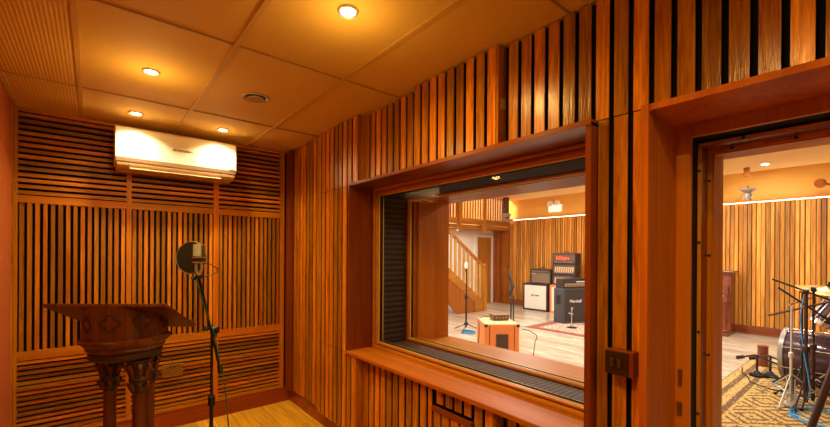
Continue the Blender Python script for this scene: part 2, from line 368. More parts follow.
m = MB(); slats_y(m, 1.490, 1.830, 1.21, 0.515, 1.0, d=.07); end_board(m, 1.200, 1.492, 1.555, 0.515, 1.0); m.build('slat_panel', SLAT, wallr)
# the panel under the sill has a low hatch let into its slats
m = MB(); slats_y(m, 1.490, 1.830, 1.66, -1.335, -0.752, d=.07); slats_y(m, 1.490, 1.655, 1.36, -0.835, -0.752, d=.07, start=1.6185)
slats_y(m, 1.490, 1.336, 1.21, -1.335, -0.752, d=.07, start=1.3365); end_board(m, 1.200, 1.492, 1.555, -1.335, -0.752); m.build('slat_panel', SLAT, wallr)
m = MB(); slats_y(m, 1.530, 1.170, -1.5, 0.527, 1.0, pitch=.0698, d=.03, start=1.166); m.build('slat_panel', SLAT, wallr)
m = MB(); slats_y(m, 1.530, 1.170, 0.78, -1.335, -0.752, pitch=.0698, d=.03, start=1.166); m.build('slat_panel', SLAT, wallr)
m = MB(); slats_y(m, 1.530, 0.735, 0.56, -1.335, 0.523, pitch=.0698, d=.03, start=0.747); m.build('slat_panel', SLAT, wallr)
m = MB()
for b_ in GAP_SHADE: m.box(*b_)
m.build('slat_gap_shade', flat('slat gap shade black', (.006, .003, .002), .8), wallr)  # black blocks behind the slat fronts stand in for shade in the gaps
B1('corner_post', TRIM, wallr, 1.487, 1.56, 3.70, 3.848, -1.345, CZ)
m = MB(); m.box(1.535, 1.56, 0.54, 3.90, FZ, -1.345); m.build('baseboard_right', SKIRT, kind='structure')
# ---- back wall: framed slat panels
m = MB()
YS = 3.85
for x0, x1 in ((-.434, -.405), (.205, .237), (.833, .875), (1.432, 1.472)):
    m.box(x0, x1, YS - .004, 3.90, -1.335, 1.0)
m.build('panel_stile', wood('panel stile wood', (0.40, 0.13, 0.006), (0.66, 0.24, 0.012), 'z', 0.6, 0.4, 0.1, 0.1), wallb)
m = MB()
for z0, z1 in ((.975, 1.0), (.340, .392), (-.765, -.703), (-1.335, -1.305)):
    for x0, x1 in ((-.405, .205), (.237, .833), (.875, 1.432)): m.box(x0, x1, YS - .002, 3.90, z0, z1)
m.build('panel_rail', FRAMEX, wallb)
for x0, x1, n in ((-.405, .205, 15), (.237, .833, 15), (.875, 1.432, 14)):
    m = MB(); p = (x1 - x0) / n
    for i in range(n):
        j = random.uniform(-.001, .001); d = random.uniform(0, .012)
        cx = x0 + p * (i + .5) + j; w = random.uniform(.0108, .0128)
        m.box(cx - w, cx + w, YS + d, YS + .035, -.703, .340)
    m.build('slat_panel', SLATB, wallb)
    for z0, z1, n2 in ((.392, .975, 14), (-1.305, -.765, 15)):
        m = MB(); p2 = (z1 - z0) / n2
        for i in range(n2):
            cz = z0 + p2 * (i + .5) + random.uniform(-.001, .001); d = random.uniform(0, .010); w = p2 * .29
            if z0 < 0 and i == 9: d = -.012; w = p2 * .34
            m.box(x0, x1, YS + d, YS + .035, cz - w, cz + w)
        m.build('slat_panel', SLATH, wallb)
m = MB(); m.box(XL, 1.535, YS + .002, 3.90, FZ, -1.338); m.build('baseboard_back', SKIRT, kind='structure')

# ---- window_1: surround, two sealed frames, black lined cavity
m = MB()
m.box(1.476, 2.0, WY1, WY1 + .018, WZ0 - .02, WZ1 + .012)             # far jamb
jamb = m.build('window_1', TRIM, kind='structure'); w1 = jamb
m = MB(); m.box(1.476, 1.70, WY0 - .022, WY0, WZ0 - .02, WZ1 + .012); m.build('window_jamb', TRIM, w1)
m = MB(); m.box(1.472, 2.0, WY0 - .022, WY1 + .018, WZ1, WZ1 + .022); m.build('window_header', TRIMY, w1)
m = MB(); m.box(1.462, 1.99, WY0 - .022, WY1 + .02, WZ0 - .022, WZ0 + .004); m.build('window_sill', SILLW, w1, bevel=.004)
def ring(m, x0, x1, y0, y1, z0, z1, t):
    m.box(x0, x1, y0, y0 + t, z0, z1); m.box(x0, x1, y1 - t, y1, z0, z1)
    m.box(x0, x1, y0 + t, y1 - t, z0, z0 + t); m.box(x0, x1, y0 + t, y1 - t, z1 - t, z1)
m = MB(); ring(m, 1.688, 1.715, WY0, WY1, -.726, .500, .018); m.build('window_frame', GOLDY, w1, bevel=.003)
m = MB(); ring(m, 1.715, 1.764, WY0, WY1 - .004, -.724, .485, .036); m.build('window_frame', GOLDY, w1, bevel=.004)
m = MB(); ring(m, 1.700, 1.716, WY0 + .028, WY1 - .030, -.697, .470, .010); m.build('glazing_bead', GOLDY, w1)
m = MB(); ring(m, 2.000, 2.090, WY0, WY1 - .010, -.735, .475, .042); m.build('window_frame', GOLDY, w1, bevel=.004)
m = MB(); ring(m, 1.992, 2.002, WY0 + .02, WY1 - .030, -.715, .455, .010); m.build('glazing_bead', TRIM, w1)
m = MB(); m.box(1.764, 1.992, WY1 - .030, WY1 - .002, -.70, .46); m.box(1.764, 1.992, WY0 + .002, WY0 + .03, -.70, .46); m.build('cavity_lining', FOAM, w1)
m = MB(); m.box(1.764, 1.992, WY0 + .03, WY1 - .03, WZ0 + .004, WZ0 + .020); m.build('cavity_lining', MESHF, w1)
m = MB(); m.box(1.764, 1.992, WY0 + .03, WY1 - .03, .448, .476); m.build('cavity_lining', BLACKF, w1)
BRB = flat('brass bead', (.92, .62, .12), .3, .2)
m = MB(); ring(m, 1.719, 1.725, WY0 + .034, WY1 - .038, -.690, .451, .007); ring(m, 1.756, 1.761, WY0 + .034, WY1 - .038, -.690, .451, .006); ring(m, 2.020, 2.028, WY0 + .038, WY1 - .048, -.697, .437, .009); m.build('brass_bead', BRB, w1)
m = MB(); ring(m, 1.727, 1.736, WY0 + .034, WY1 - .038, -.690, .451, .009); ring(m, 1.742, 1.751, WY0 + .034, WY1 - .038, -.690, .451, .009); ring(m, 2.036, 2.050, WY0 + .038, WY1 - .048, -.699, .439, .011); m.build('gasket', BLACKF, w1)
B1('window_pane', GLASS, w1, 1.736, 1.742, WY0 + .03, WY1 - .03, -.69, .455)
B1('window_pane', GLASS, w1, 2.050, 2.056, WY0 + .04, WY1 - .05, -.70, .44)
m = MB(); m.box(2.09, 2.44, WY1 - .075, WY1 + .02, WZ0 - .02, WZ1); m.box(2.09, 2.44, WY0 - .02, WY0 + .03, WZ0 - .02, WZ1)
m.build('live_side_jamb', wood('live side jamb varnish', (0.40, 0.11, 0.006), (0.60, 0.19, 0.012), 'z', 0.45, 0.4, 0.12, 0.06, spec=.15), w1)
m = MB(); m.box(2.09, 2.44, WY0, WY1 - .02, WZ1 - .055, WZ1 + .022); m.build('live_side_header', TRIMY, w1)
m = MB(); m.box(2.09, 2.46, WY0, WY1 - .02, WZ0 - .03, WZ0); m.build('live_side_sill', GOLDY, w1, bevel=.003)

# ---- door_1: stepped lining, no leaf in view
def doorring(m, x0, x1, y, z, t, y0=None):
    yy0 = DY0 + (DY1 - y) if y0 is None else y0
    m.box(x0, x1, y, y + t, FZ, z + t); m.box(x0, x1, yy0 - t, yy0, FZ, z + t); m.box(x0, x1, yy0, y, z, z + t)
m = MB(); doorring(m, 1.476, 1.80, DY1, DZ1, .022); m.box(1.470, 1.480, DY1 - .002, DY1 + .022, FZ, DZ1 + .022)
door = m.build('door_1', wood('door lining varnish', (0.38, 0.095, 0.003), (0.58, 0.17, 0.006), 'z', 0.45, 0.5, 0.12, 0.06, spec=.12), kind='structure')
DL = wood('door frame wood', (0.46, 0.13, 0.006), (0.66, 0.22, 0.010), 'z', 0.45, 0.4, 0.2, 0.06)
m = MB(); doorring(m, 1.755, 1.779, .491, .449, .050); m.build('door_stop', DL, door, bevel=.003)
m = MB(); doorring(m, 1.779, 2.0, .4935, .447, .040); m.build('door_seal', BLACKF, door)
m = MB(); doorring(m, 1.840, 1.918, .4775, .425, .0145); m.build('door_frame', TRIM, door)
m = MB(); doorring(m, 1.834, 1.842, .4775, .427, .011); m.build('door_bead', GOLD, door)
m = MB(); doorring(m, 1.918, 1.926, .464, .411, .014); m.build('door_bead', GOLD, door)
m = MB(); doorring(m, 1.930, 2.06, .458, .405, .090); m.build('outer_lining', DL, door)
m = MB(); doorring(m, 2.06, 2.44, .575, .53, .012); m.build('outer_lining', TRIM, door)
B1('strike_plate', BRASS, door, 1.752, 1.757, .513, .530, -.62, -.567)
B1('strike_plate', BRASS, door, 1.752, 1.757, .513, .526, -.505, -.44)
m = MB()
for z in (-1.3, -.95, -.62, -.3, .05, .33): m.lathe([(.006, 0), (.006, .002), (.004, .003)], (1.8345, .483, z), (-1, 0, 0), 10)
for y in (.35, .1, -.15): m.lathe([(.006, 0), (.006, .002), (.004, .003)], (1.8345, y, .4325), (-1, 0, 0), 10)
for z in (-1.15, -.75, -.4, 0, .3): m.lathe([(.006, 0), (.006, .002), (.004, .003)], (1.9185, .471, z), (-1, 0, 0), 10)
for y in (.40, .22, 0, -.2): m.lathe([(.006, 0), (.006, .002), (.004, .003)], (1.9185, y, .418), (-1, 0, 0), 10)
m.build('frame_screw', PLB, door)
m = MB(); m.box(1.56, 2.44, DY0, DY1, FZ, FZ + .012); m.build('threshold', LWOODX, door)

# ------------------------------------------------------------------ booth fittings
LENS = emit('lamp lens', (1.0, 0.72, 0.40), 22)
lab = {(0.814, 1.439): 'round recessed downlight glowing in the ceiling nearest the camera',
       (0.246, 2.622): 'round recessed downlight glowing in the ceiling tile above the lectern',
       (0.237, 3.477): 'small glowing downlight above the left half of the white air conditioner',
       (0.818, 3.479): 'small glowing downlight above the right half of the white air conditioner'}
for (x, y), l in lab.items():
    t = thing('downlight', (x, y, CZ), l, 'light', group='ceiling downlights')
    m = MB(); m.lathe([(.030, -.001), (.042, -.006), (.044, -.002), (.044, .004), (.030, .004)], n=28, cap=False); m.build('bezel', SILV, t, smooth=True)
    m = MB(); m.lathe([(.031, .004), (.031, -.0015), (.001, -.003)], n=24); m.build('lamp', LENS, t, smooth=True)
t = thing('ceiling_vent', (.812, 2.62, CZ), 'round metal air vent in the ceiling between the downlights', 'vent')
m = MB(); m.lathe([(.058, .003), (.078, -.006), (.082, -.002), (.082, .004)], n=36, cap=False); m.build('vent_ring', SILV, t, smooth=True)
m = MB(); m.lathe([(.001, -.010), (.045, -.012), (.052, -.006), (.040, .001)], n=36); m.build('vent_disc', flat('vent disc metal', (.5, .42, .3), .35, .6), t, smooth=True)
m = MB(); m.lathe([(.058, .004), (.058, -.0005), (.001, -.0005)], n=30); m.build('vent_throat', BLACKF, t)

# air conditioner
t = thing('air_conditioner', (.542, 3.84, .79), 'white wall mounted air conditioner with grey logo high on the back wall', 'air conditioner')
hw = .420
prof = [(0, .155), (-.185, .150), (-.212, .128), (-.220, .06), (-.220, -.085), (-.205, -.118), (-.02, -.128), (0, -.12)]
m = MB()
m.prism([(p[0], p[1]) for p in prof], 2 * hw, ((-hw, 0, 0), (0, 1, 0), (0, 0, 1), (1, 0, 0))); body = m.build('casing', ACW, t, bevel=.008)
m = MB(); m.prism([(0, -.121), (-.203, -.121), (-.196, -.142), (-.150, -.162), (0, -.170)], 2 * hw - .02, ((-hw + .01, 0, 0), (0, 1, 0), (0, 0, 1), (1, 0, 0))); m.build('outlet', ACG, t, bevel=.004)
m = MB(); m.box(-hw + .09, hw - .12, -.196, -.10, -.1635, -.1555); m.build('louvre', ACG, t)
for x in (-hw + .080, hw - .120): B1('panel_joint', PLB, t, x, x + .003, -.2052, -.19, -.142, -.122)
m = MB(); m.box(hw - .062, hw - .012, -.2225, -.219, -.083, -.074); m.build('display_badge', flat('badge grey', (.25, .2, .15), .4), t)
GREYL = flat('logo grey', (.10, .075, .05), .5)
m = MB()
def rhomb(m, c, r, fr, d=.001):
    m.prism([(c[0], c[1] - r), (c[0] + r * .58, c[1]), (c[0], c[1] + r), (c[0] - r * .58, c[1])], d, fr)
fr = ((-.045, -.2215, .02), (1, 0, 0), (0, 0, 1), (0, 1, 0))
s_ = .0095
m.prism([(0, 0), (s_ * .5, s_ * .866), (0, s_ * 1.732), (-s_ * .5, s_ * .866)], .001, fr)
m.prism([(0, 0), (-s_ * .5, -s_ * .866), (-s_ * 1.5, -s_ * .866), (-s_, 0)], .001, fr)
m.prism([(0, 0), (s_, 0), (s_ * 1.5, -s_ * .866), (s_ * .5, -s_ * .866)], .001, fr)
m.build('logo_mark', GREYL, t)
textobj('logo_lettering', 'MITSUBISHI', .022, GREYL, t, ((.030, -.2212, .018), (1, 0, 0), (0, 0, 1), (0, -1, 0)))

# socket on back wall
t = thing('wall_socket', (.522, 3.848, -.995), 'aged brass double power socket low on the back wall behind the lectern', 'socket')
B1('plate', BRASS, t, -.076, .076, -.012, .002, -.052, .052, bevel=.003)
for cx in (-.036, .036):
    for dx, dz, w, h in ((0, .012, .004, .008), (-.011, -.012, .007, .0035), (.011, -.012, .007, .0035)): B1('pin_hole', PLB, t, cx + dx - w / 2, cx + dx + w / 2, -.0128, -.0118, dz - h, dz + h)
for cx in (-.012, .012): B1('rocker_switch', PLB, t, cx - .006, cx + .006, -.016, -.011, .020, .040)
# light switch
t = thing('light_switch', (1.53, .641, -.395), 'dark bronze double light switch on a wooden box beside the doorway', 'switch')
B1('back_box', TRIM, t, -.046, -.001, -.058, .040, -.046, .046, bevel=.003)
B1('plate', flat('dark bronze', (.05, .022, .012), .35, .5), t, -.053, -.046, -.042, .040, -.043, .043, bevel=.002)
for cy in (.013, -.013): B1('rocker', flat('bronze rocker', (.10, .04, .012), .35, .5), t, -.060, -.052, cy - .007, cy + .007, -.014, .016, bevel=.002)
# sticker plate in the recess above the window
tag(B1('wall_tag', flat('pale tag', (.62, .42, .22), .6), None, 1.508, 1.546, 1.196, 1.2005, .700, .748), 'small pale tag high on the slatted wall above the window', 'tag')
# hatch
t = thing('access_hatch', (1.49, 1.507, -.865), 'slatted wooden hatch let into the panel under the window sill', 'hatch')
m = MB()
for i in range(4):
    y1 = .140 - i * .0705; m.box(.004, .05, y1 - .052, y1, -.47, -.022)
m.build('hatch_slats', SLAT, t)
B1('hatch_rail', TRIMY, t, -.004, .02, -.150, .150, -.020, .004); B1('hatch_gap', BLACKF, t, .035, .045, -.150, .150, .0, .030)

# ------------------------------------------------------------------ lectern
t = thing('lectern', (.13, 2.74, FZ), 'carved dark oak lectern with sloping book board on clustered columns', 'lectern')
O = Vector((.13, 2.74, FZ))
A, Bp, C, D = Vector((-.198, 2.791, -.270)), Vector((.298, 2.422, -.270)), Vector((.512, 2.825, -.458)), Vector((.016, 3.194, -.458))
nrm = (Bp - A).cross(D - A).normalized(); nrm = nrm if nrm.z > 0 else -nrm
m = MB(); th = .018
m.hexa([q - O - nrm * th for q in (A, Bp, C, D)] + [q - O for q in (A, Bp, C, D)]); m.build('book_board', CARVE, t, bevel=.003)
u = (Bp - A).normalized(); v = (D - A).normalized()
m = MB(); a = D - O + nrm * .0; m.hexa([a, a + u * .6, a + u * .6 - v * .02, a - v * .02, a + nrm * .025, a + u * .6 + nrm * .025, a + u * .6 - v * .02 + nrm * .025, a - v * .02 + nrm * .025]); m.build('book_ledge', CARVE, t)
# octagonal body; a corner points to the viewer; its top follows the board
oc = Vector((.150, 2.745, 0)) ; RAD = .200
to = Vector((-oc.x, -oc.y, 0)).normalized(); side = Vector((-to.y, to.x, 0))
def plane_z(p):
    q = p - A; return A.z - (q.x * nrm.x + q.y * nrm.y) / nrm.z - th / nrm.z - .001
def octp(r, k, off=0.0): 
    a_ = k * PI / 4 + off; return oc + (to * math.cos(a_) + side * math.sin(a_)) * r
zb = -.475
m = MB()
top = []; bot = []
for k in range(8):
    p = octp(RAD, k); pz = Vector((p.x, p.y, min(plane_z(p), -.272))); top.append(m.bm.verts.new(pz - O)); bot.append(m.bm.verts.new(Vector((p.x, p.y, zb)) - O))
m.bm.faces.new(top); m.bm.faces.new(bot[::-1])
for k in range(8): m.bm.faces.new((bot[k], bot[(k + 1) % 8], top[(k + 1) % 8], top[k]))
bd = m.build('body', CARVE, t)
for k in (6, 7, 0, 1):                     # quatrefoil carved in each face we can see
    p, q = octp(RAD, k), octp(RAD, k + 1); c = (p + q) / 2; un = (q - p).normalized(); wn = Vector((c - oc)).normalized()
    cc = Vector((c.x, c.y, -.375 if k in (7, 0) else -.385)) - O
    def quat(r, off, M_, h):
        pts = []
        for i in range(4):
            ca = i * PI / 2
            for j in range(9):
                aa = ca - PI * .62 + j * PI * 1.24 / 8
                pts.append((off * math.cos(ca) + r * math.cos(aa), off * math.sin(ca) + r * math.sin(aa)))
        return pts
    m = MB(); outer = quat(.0235, .026, None, 0); inner = quat(.0150, .026, None, 0)
    n_ = len(outer)
    for i in range(n_):
        j = (i + 1) % n_
        P4 = [outer[i], outer[j], inner[j], inner[i]]
        pts = [cc + un * a_[0] + Vector((0, 0, a_[1])) - wn * .002 for a_ in P4] + [cc + un * a_[0] + Vector((0, 0, a_[1])) + wn * .0025 for a_ in P4]
        m.hexa(pts)
    m.build('quatrefoil', CARVE_SHADE, bd)
ph = math.atan2(to.y, to.x)
def octring(prof, name, mat, nseg=8):
    m = MB(); rings = []
    for r, z in prof:
        rings.append([m.bm.verts.new(oc + Vector((math.cos(ph + 2 * PI * k / nseg) * r, math.sin(ph + 2 * PI * k / nseg) * r, z)) - O) for k in range(nseg)])
    for i in range(len(rings) - 1):
        for k in range(nseg): m.bm.faces.new((rings[i][k], rings[i][(k + 1) % nseg], rings[i + 1][(k + 1) % nseg], rings[i + 1][k]))
    m.bm.faces.new(rings[0]); m.bm.faces.new(rings[-1]); return m.build(name, mat, t)
octring([(.200, -.466), (.211, -.476), (.211, -.490), (.200, -.500), (.188, -.512), (.182, -.518), (.186, -.528), (.172, -.542)], 'moulding', CARVE, 24)
octring([(.164, -.543), (.172, -.550), (.172, -.575), (.155, -.588), (.10, -.592)], 'carved_band', CARVE_SHADE, 24)
cols = []
cc0 = oc + Vector((.02, .0, 0))
for ang, nm in ((20, 0), (125, 1), (-115, 2)):
    a_ = math.radians(ang); p = cc0 + (to * math.cos(a_) + side * math.sin(a_)) * .105 - O; p.z = 0
    zc = -.592 - FZ
    m = MB(); m.lathe([(.042, .10), (.042, .13), (.033, .145), (.037, .16), (.030, .175), (.030, zc - .20), (.030, zc - .165)], p, n=18); c1 = m.build('column', CARVE, t, smooth=True)
    m = MB(); m.lathe([(.031, zc - .185), (.039, zc - .175), (.039, zc - .160), (.033, zc - .15), (.044, zc - .12), (.048, zc - .105), (.036, zc - .09), (.042, zc - .05), (.058, zc - .015), (.060, zc)], p, n=16)
    cp = m.build('capital', CARVE_SHADE, c1, smooth=True)
    m = MB()                            # curled leaves round the capital
    for k in range(8):
        b_ = k * PI / 4; dr = Vector((math.cos(b_), math.sin(b_), 0))
        m.tube([p + dr * .038 + Vector((0, 0, zc - .10)), p + dr * .050 + Vector((0, 0, zc - .055)), p + dr * .064 + Vector((0, 0, zc - .025)), p + dr * .070 + Vector((0, 0, zc - .040))], [.006, .011, .010, .004], 6)
        m.tube([p + dr * .036 + Vector((0, 0, zc - .170)), p + dr * .046 + Vector((0, 0, zc - .140)), p + dr * .055 + Vector((0, 0, zc - .125)), p + dr * .057 + Vector((0, 0, zc - .138))], [.005, .009, .009, .003], 6)
    m.build('leaf_carving', CARVE, c1, smooth=True)
octring([(.21, FZ), (.21, FZ + .06), (.195, FZ + .075), (.18, FZ + .10), (.05, FZ + .105)], 'plinth', CARVE)

# ------------------------------------------------------------------ microphone on its stand
PX, PY = .560, 2.62
t = thing('microphone_stand', (PX, PY, FZ), 'black boom microphone stand standing on the booth floor beside the lectern', 'microphone stand')
def stand_tripod(t, h, r=.011, leg=.30, mat=METB, legz=.14):
    m = MB(); m.tube([(0, 0, legz * .5), (0, 0, h * .55)], r, 12); m.build('lower_tube', mat, t)
    m = MB(); m.tube([(0, 0, h * .55), (0, 0, h)], r * .72, 12); m.build('upper_tube', mat, t)
    m = MB(); m.lathe([(r * 1.2, h * .54), (r * 1.9, h * .55), (r * 1.9, h * .60), (r * 1.2, h * .61)], n=12); m.build('clutch', mat, t)
    for k in range(3):
        a_ = k * 2 * PI / 3 + PI / 2; d = Vector((math.cos(a_), math.sin(a_), 0))
        m = MB(); m.tube([d * .01 + Vector((0, 0, legz)), d * leg * .6 + Vector((0, 0, legz * .42)), d * leg + Vector((0, 0, .010))], [.008, .008, .009], 8); m.build('leg', mat, t)
    m = MB(); m.lathe([(r * 1.5, legz - .03), (r * 2.3, legz - .02), (r * 2.3, legz + .02), (r * 1.4, legz + .035)], n=12); m.build('leg_hub', mat, t)
piv = Vector((.575, 2.615, -.472))
stand_tripod(t, piv.z - FZ)
w = lambda *p: Vector(p) - Vector((PX, PY, FZ))
m = MB(); m.lathe([(.018, -.022), (.022, -.018), (.022, .018), (.018, .022)], piv - Vector((PX, PY, FZ)), (.8, -.6, 0), 14); m.box(.005, .025, -.016, .006, piv.z - FZ - .04, piv.z - FZ - .005); m.build('boom_clamp', METB, t)
m = MB(); m.tube([piv - Vector((PX, PY, FZ)), w(.508, 2.60, -.451)], .006, 8); m.lathe([(.012, 0), (.013, .03)], w(.508, 2.60, -.451), (1, 0, -.3), 8); m.build('clamp_knob', METB, t)
tip = Vector((.478, 2.56, -.150)); tail = Vector((.612, 2.63, -.735))
m = MB(); m.tube([w(*tip), w(*tail)], .0075, 10); m.build('boom', METB, t)
m = MB(); m.tube([w(*(tail + (piv - tail) * .17)), w(*tail)], [.014, .016], 12); m.build('counterweight', METB, t)
# microphone
mp_ = Vector((.452, 2.56, -.035))
t2 = thing('condenser_microphone', mp_, 'silver square grille studio microphone behind the round pop filter', 'microphone', rz=-.62)
m = MB(); m.box(-.001, .055, -.02, .02, .005, .082); m.build('grille', stripes('microphone mesh', (.12, .09, .05), (.36, .28, .17), 'h', .004, .35, 1.0), t2, bevel=.006)
m = MB(); m.box(.002, .052, -.017, .017, -.018, .004); m.build('body', PLB, t2, bevel=.003)
m = MB(); m.box(-.002, .056, -.021, .021, -.026, -.019); m.box(-.002, .056, -.021, .021, .002, .007); m.build('shock_ring', SILV, t2)
m = MB(); m.tube([(.012, 0, -.02), (.012, 0, -.085)], .008, 10); m.tube([(.042, 0, -.02), (.042, 0, -.06), (.03, 0, -.10)], .007, 10); m.tube([(.012, 0, -.08), (.034, .0, -.105)], .008, 8); m.build('mount', SILV, t2)
m = MB(); m.lathe([(.011, -.02), (.011, .02)], (.024, 0, -.105), (1, .3, 0), 12); m.build('mount_knob', METB, t2)
# pop filter
pc = Vector((.455, 2.66, -.032))
t3 = thing('pop_filter', pc, 'round black mesh pop filter in front of the studio microphone', 'pop filter')
ax = Vector((-.70, -.70, .06)).normalized() * -1
m = MB(); n_ = 36; a_ = ax.cross(Vector((0, 0, 1))).normalized(); b_ = ax.cross(a_)
m.tube([(a_ * math.cos(2 * PI * k / n_) + b_ * math.sin(2 * PI * k / n_)) * .0960 for k in range(n_ + 1)], .0032, 8, cap=False); m.build('hoop', flat('filter hoop', (.30, .25, .2), .3, .3), t3, smooth=True)
popm, nt, b0 = base('pop filter mesh'); b0.inputs['Base Color'].default_value = (.010, .007, .005, 1); b0.inputs['Alpha'].default_value = .985; b0.inputs['Roughness'].default_value = .8
m = MB(); m.lathe([(.095, -.001), (.095, .001)], (0, 0, 0), ax, 36); m.build('mesh_disc', popm, t3)
m = MB(); P0 = Vector((.52, 2.56, -.02)) - pc
m.tube([Vector((.475, 2.56, -.055)) - pc, Vector((.535, 2.545, -.07)) - pc, Vector((.573, 2.545, -.095)) - pc, Vector((.572, 2.55, -.118)) - pc, Vector((.540, 2.56, -.133)) - pc, Vector((.480, 2.56, -.150)) - pc], .0032, 8); m.build('gooseneck', METB, t3, smooth=True)
m = MB(); m.tube([Vector((.440, 2.555, -.150)) - pc, Vector((.480, 2.560, -.148)) - pc], .012, 10); m.build('clamp', METB, t3)
# cable
m = MB(); pts = [(.455, 2.548, -.110), (.468, 2.545, -.18), (.498, 2.545, -.30), (.540, 2.57, -.42), (.572, 2.592, -.50), (.588, 2.60, -.60), (.612, 2.61, -.73), (.640, 2.62, -.87), (.655, 2.62, -1.05), (.668, 2.63, -1.30), (.70, 2.66, -1.465), (.80, 2.8, -1.474)]
m.tube([Vector(p) for p in pts], .0038, 8); tag(m.build('microphone_cable', flat('green cable', (.02, .13, .075), .45), smooth=True), 'thin green microphone cable running down the boom to the floor', 'cable')

# ------------------------------------------------------------------ live room shell
X2, YE = 9.60, 7.85
m = MB(); m.box(X2 + .06, X2 + .2, -4.0, YE, FZ, 1.05); wf = m.build('wall_live_far', LRED, kind='structure')
m = MB(); y = 7.26; rr = random.Random(3)
while y > -1.6:
    wd = rr.choice((.034, .042, .048)) if y > 2.6 else rr.choice((.048, .052, .055)); d = rr.uniform(0, .026)
    m.box(X2 + d, X2 + .062, y - wd, y, -1.33, 1.0); y -= .0655
m.build('slat_panel', LSLAT, wf)
m = MB(); m.box(X2 - .02, X2 + .06, 7.28, 7.56, FZ, 1.0); m.box(X2 - .03, X2 + .06, 7.58, YE, FZ, .9); m.build('boarded_panel', LRED, wf)
m = MB(); m.box(X2 + .005, X2 + .06, -4, 7.28, FZ, -1.32); m.build('baseboard_far', wood('live skirting', (.20, .045, .015), (.34, .09, .025), 'y', .5, .35, .1, .06), kind='structure')
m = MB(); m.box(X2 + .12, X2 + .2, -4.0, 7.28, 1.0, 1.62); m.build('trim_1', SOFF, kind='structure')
m = MB(); m.box(X2 + .02, X2 + .14, -3.9, 7.25, .985, .998); m.build('trim_2', LSLAT, kind='structure')
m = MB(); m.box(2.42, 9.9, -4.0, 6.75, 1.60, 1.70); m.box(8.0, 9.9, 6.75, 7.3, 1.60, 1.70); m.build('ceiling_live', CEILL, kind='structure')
m = MB(); m.box(2.42, 9.9, 6.75, 10.1, 3.1, 3.2); m.build('ceiling_gallery', PLAS, kind='structure')
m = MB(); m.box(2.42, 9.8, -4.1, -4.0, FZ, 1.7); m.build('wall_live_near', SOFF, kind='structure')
m = MB(); m.box(2.42, 9.9, YE, YE + .1, FZ, .70); wl = m.build('wall_live_back', PLAS, kind='structure')
m = MB(); m.box(2.42, 9.9, 9.6, 9.7, .8, 3.2); m.build('wall_gallery_back', PLAS, kind='structure')
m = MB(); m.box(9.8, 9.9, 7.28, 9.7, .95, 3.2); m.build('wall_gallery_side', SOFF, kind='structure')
# cove light strip over the slats
for y0, y1 in ((-3.9, 1.6), (1.6, 7.2)):
    o = area('cove_lamp', (X2 + .075, (y0 + y1) / 2, 1.02), .04, 28 * (y1 - y0) / 5.5, (1, .88, .66), rot=(PI, 0, 0), shape='RECTANGLE', sy=y1 - y0)
t = tag(B1('cove_light_strip', emit('cove strip', (1, .95, .72), 5), None, X2 + .02, X2 + .11, -3.9, 7.2, 1.000, 1.014), 'bright strip light running along the top of the far slatted wall', 'light')
# door under gallery
d2 = B1('door_2', LWOOD, None, 8.80, 9.42, YE - .04, YE + .01, FZ, .50); structure(d2)
m = MB(); m.box(8.70, 8.80, YE - .05, YE, FZ, .56); m.box(9.42, 9.46, YE - .05, YE, FZ, .56); m.box(8.80, 9.42, YE - .05, YE, .50, .56); m.build('door_casing', PLAS, d2)
m = MB(); m.tube([(8.87, YE - .07, -.46), (8.97, YE - .07, -.46)], .01, 8); m.build('door_handle', METB, d2)

# staircase
t = thing('staircase', (7.88, 6.74, FZ), 'open timber staircase rising left to the gallery', 'staircase')
SL = .69; L_ = 3.4
def sz(x): return .25 - x * SL      # top line of the stringer; x is negative going up
def bar(m, xa, xb, y0, y1, lo, hi):
    m.hexa([(xa, y0, lo(xa)), (xb, y0, lo(xb)), (xb, y1, lo(xb)), (xa, y1, lo(xa)), (xa, y0, hi(xa)), (xb, y0, hi(xb)), (xb, y1, hi(xb)), (xa, y1, hi(xa))])
m = MB(); bar(m, -.04, -.37, 0, .045, lambda x: 0.0, sz); bar(m, -.37, -L_, 0, .045, lambda x: sz(x) - .26 + .0, sz); m.build('stringer', LWOODX, t)
m = MB(); m.prism([(-.36, 0), (-.98, 0), (-1.9, .85), (-1.9, sz(-1.9) - .262), (-.36, sz(-.36) - .262)], .025, ((0, .012, 0), (1, 0, 0), (0, 0, 1), (0, 1, 0))); m.build('side_panel', LRED, t)
m = MB(); bar(m, -.04, -L_, -.01, .055, lambda x: 1.10 - x * SL, lambda x: 1.175 - x * SL); m.build('handrail', LWOODX, t)
m = MB(); m.box(-.05, .05, -.03, .07, 0, 1.16); m.lathe([(.05, 1.16), (.06, 1.18), (.06, 1.20), (.02, 1.23)], (0, .02, 0), n=12); m.build('newel_post', LWOOD, t)
BALU = wood('pale baluster', (.52, .24, .05), (.76, .44, .12), 'z', .5, .4, .3, .1)
for k in range(21):
    x = -.16 - k * .150
    m = MB(); m.box(x - .026, x + .026, 0.002, .043, sz(x) - .01, 1.11 - x * SL); m.build('baluster', BALU, t)
for k in range(12):
    x = -.12 - k * .275
    m = MB(); m.box(x - .29, x, .047, .80, .19 * (k + 1) - .035, .19 * (k + 1)); m.build('tread', LWOODX, t)
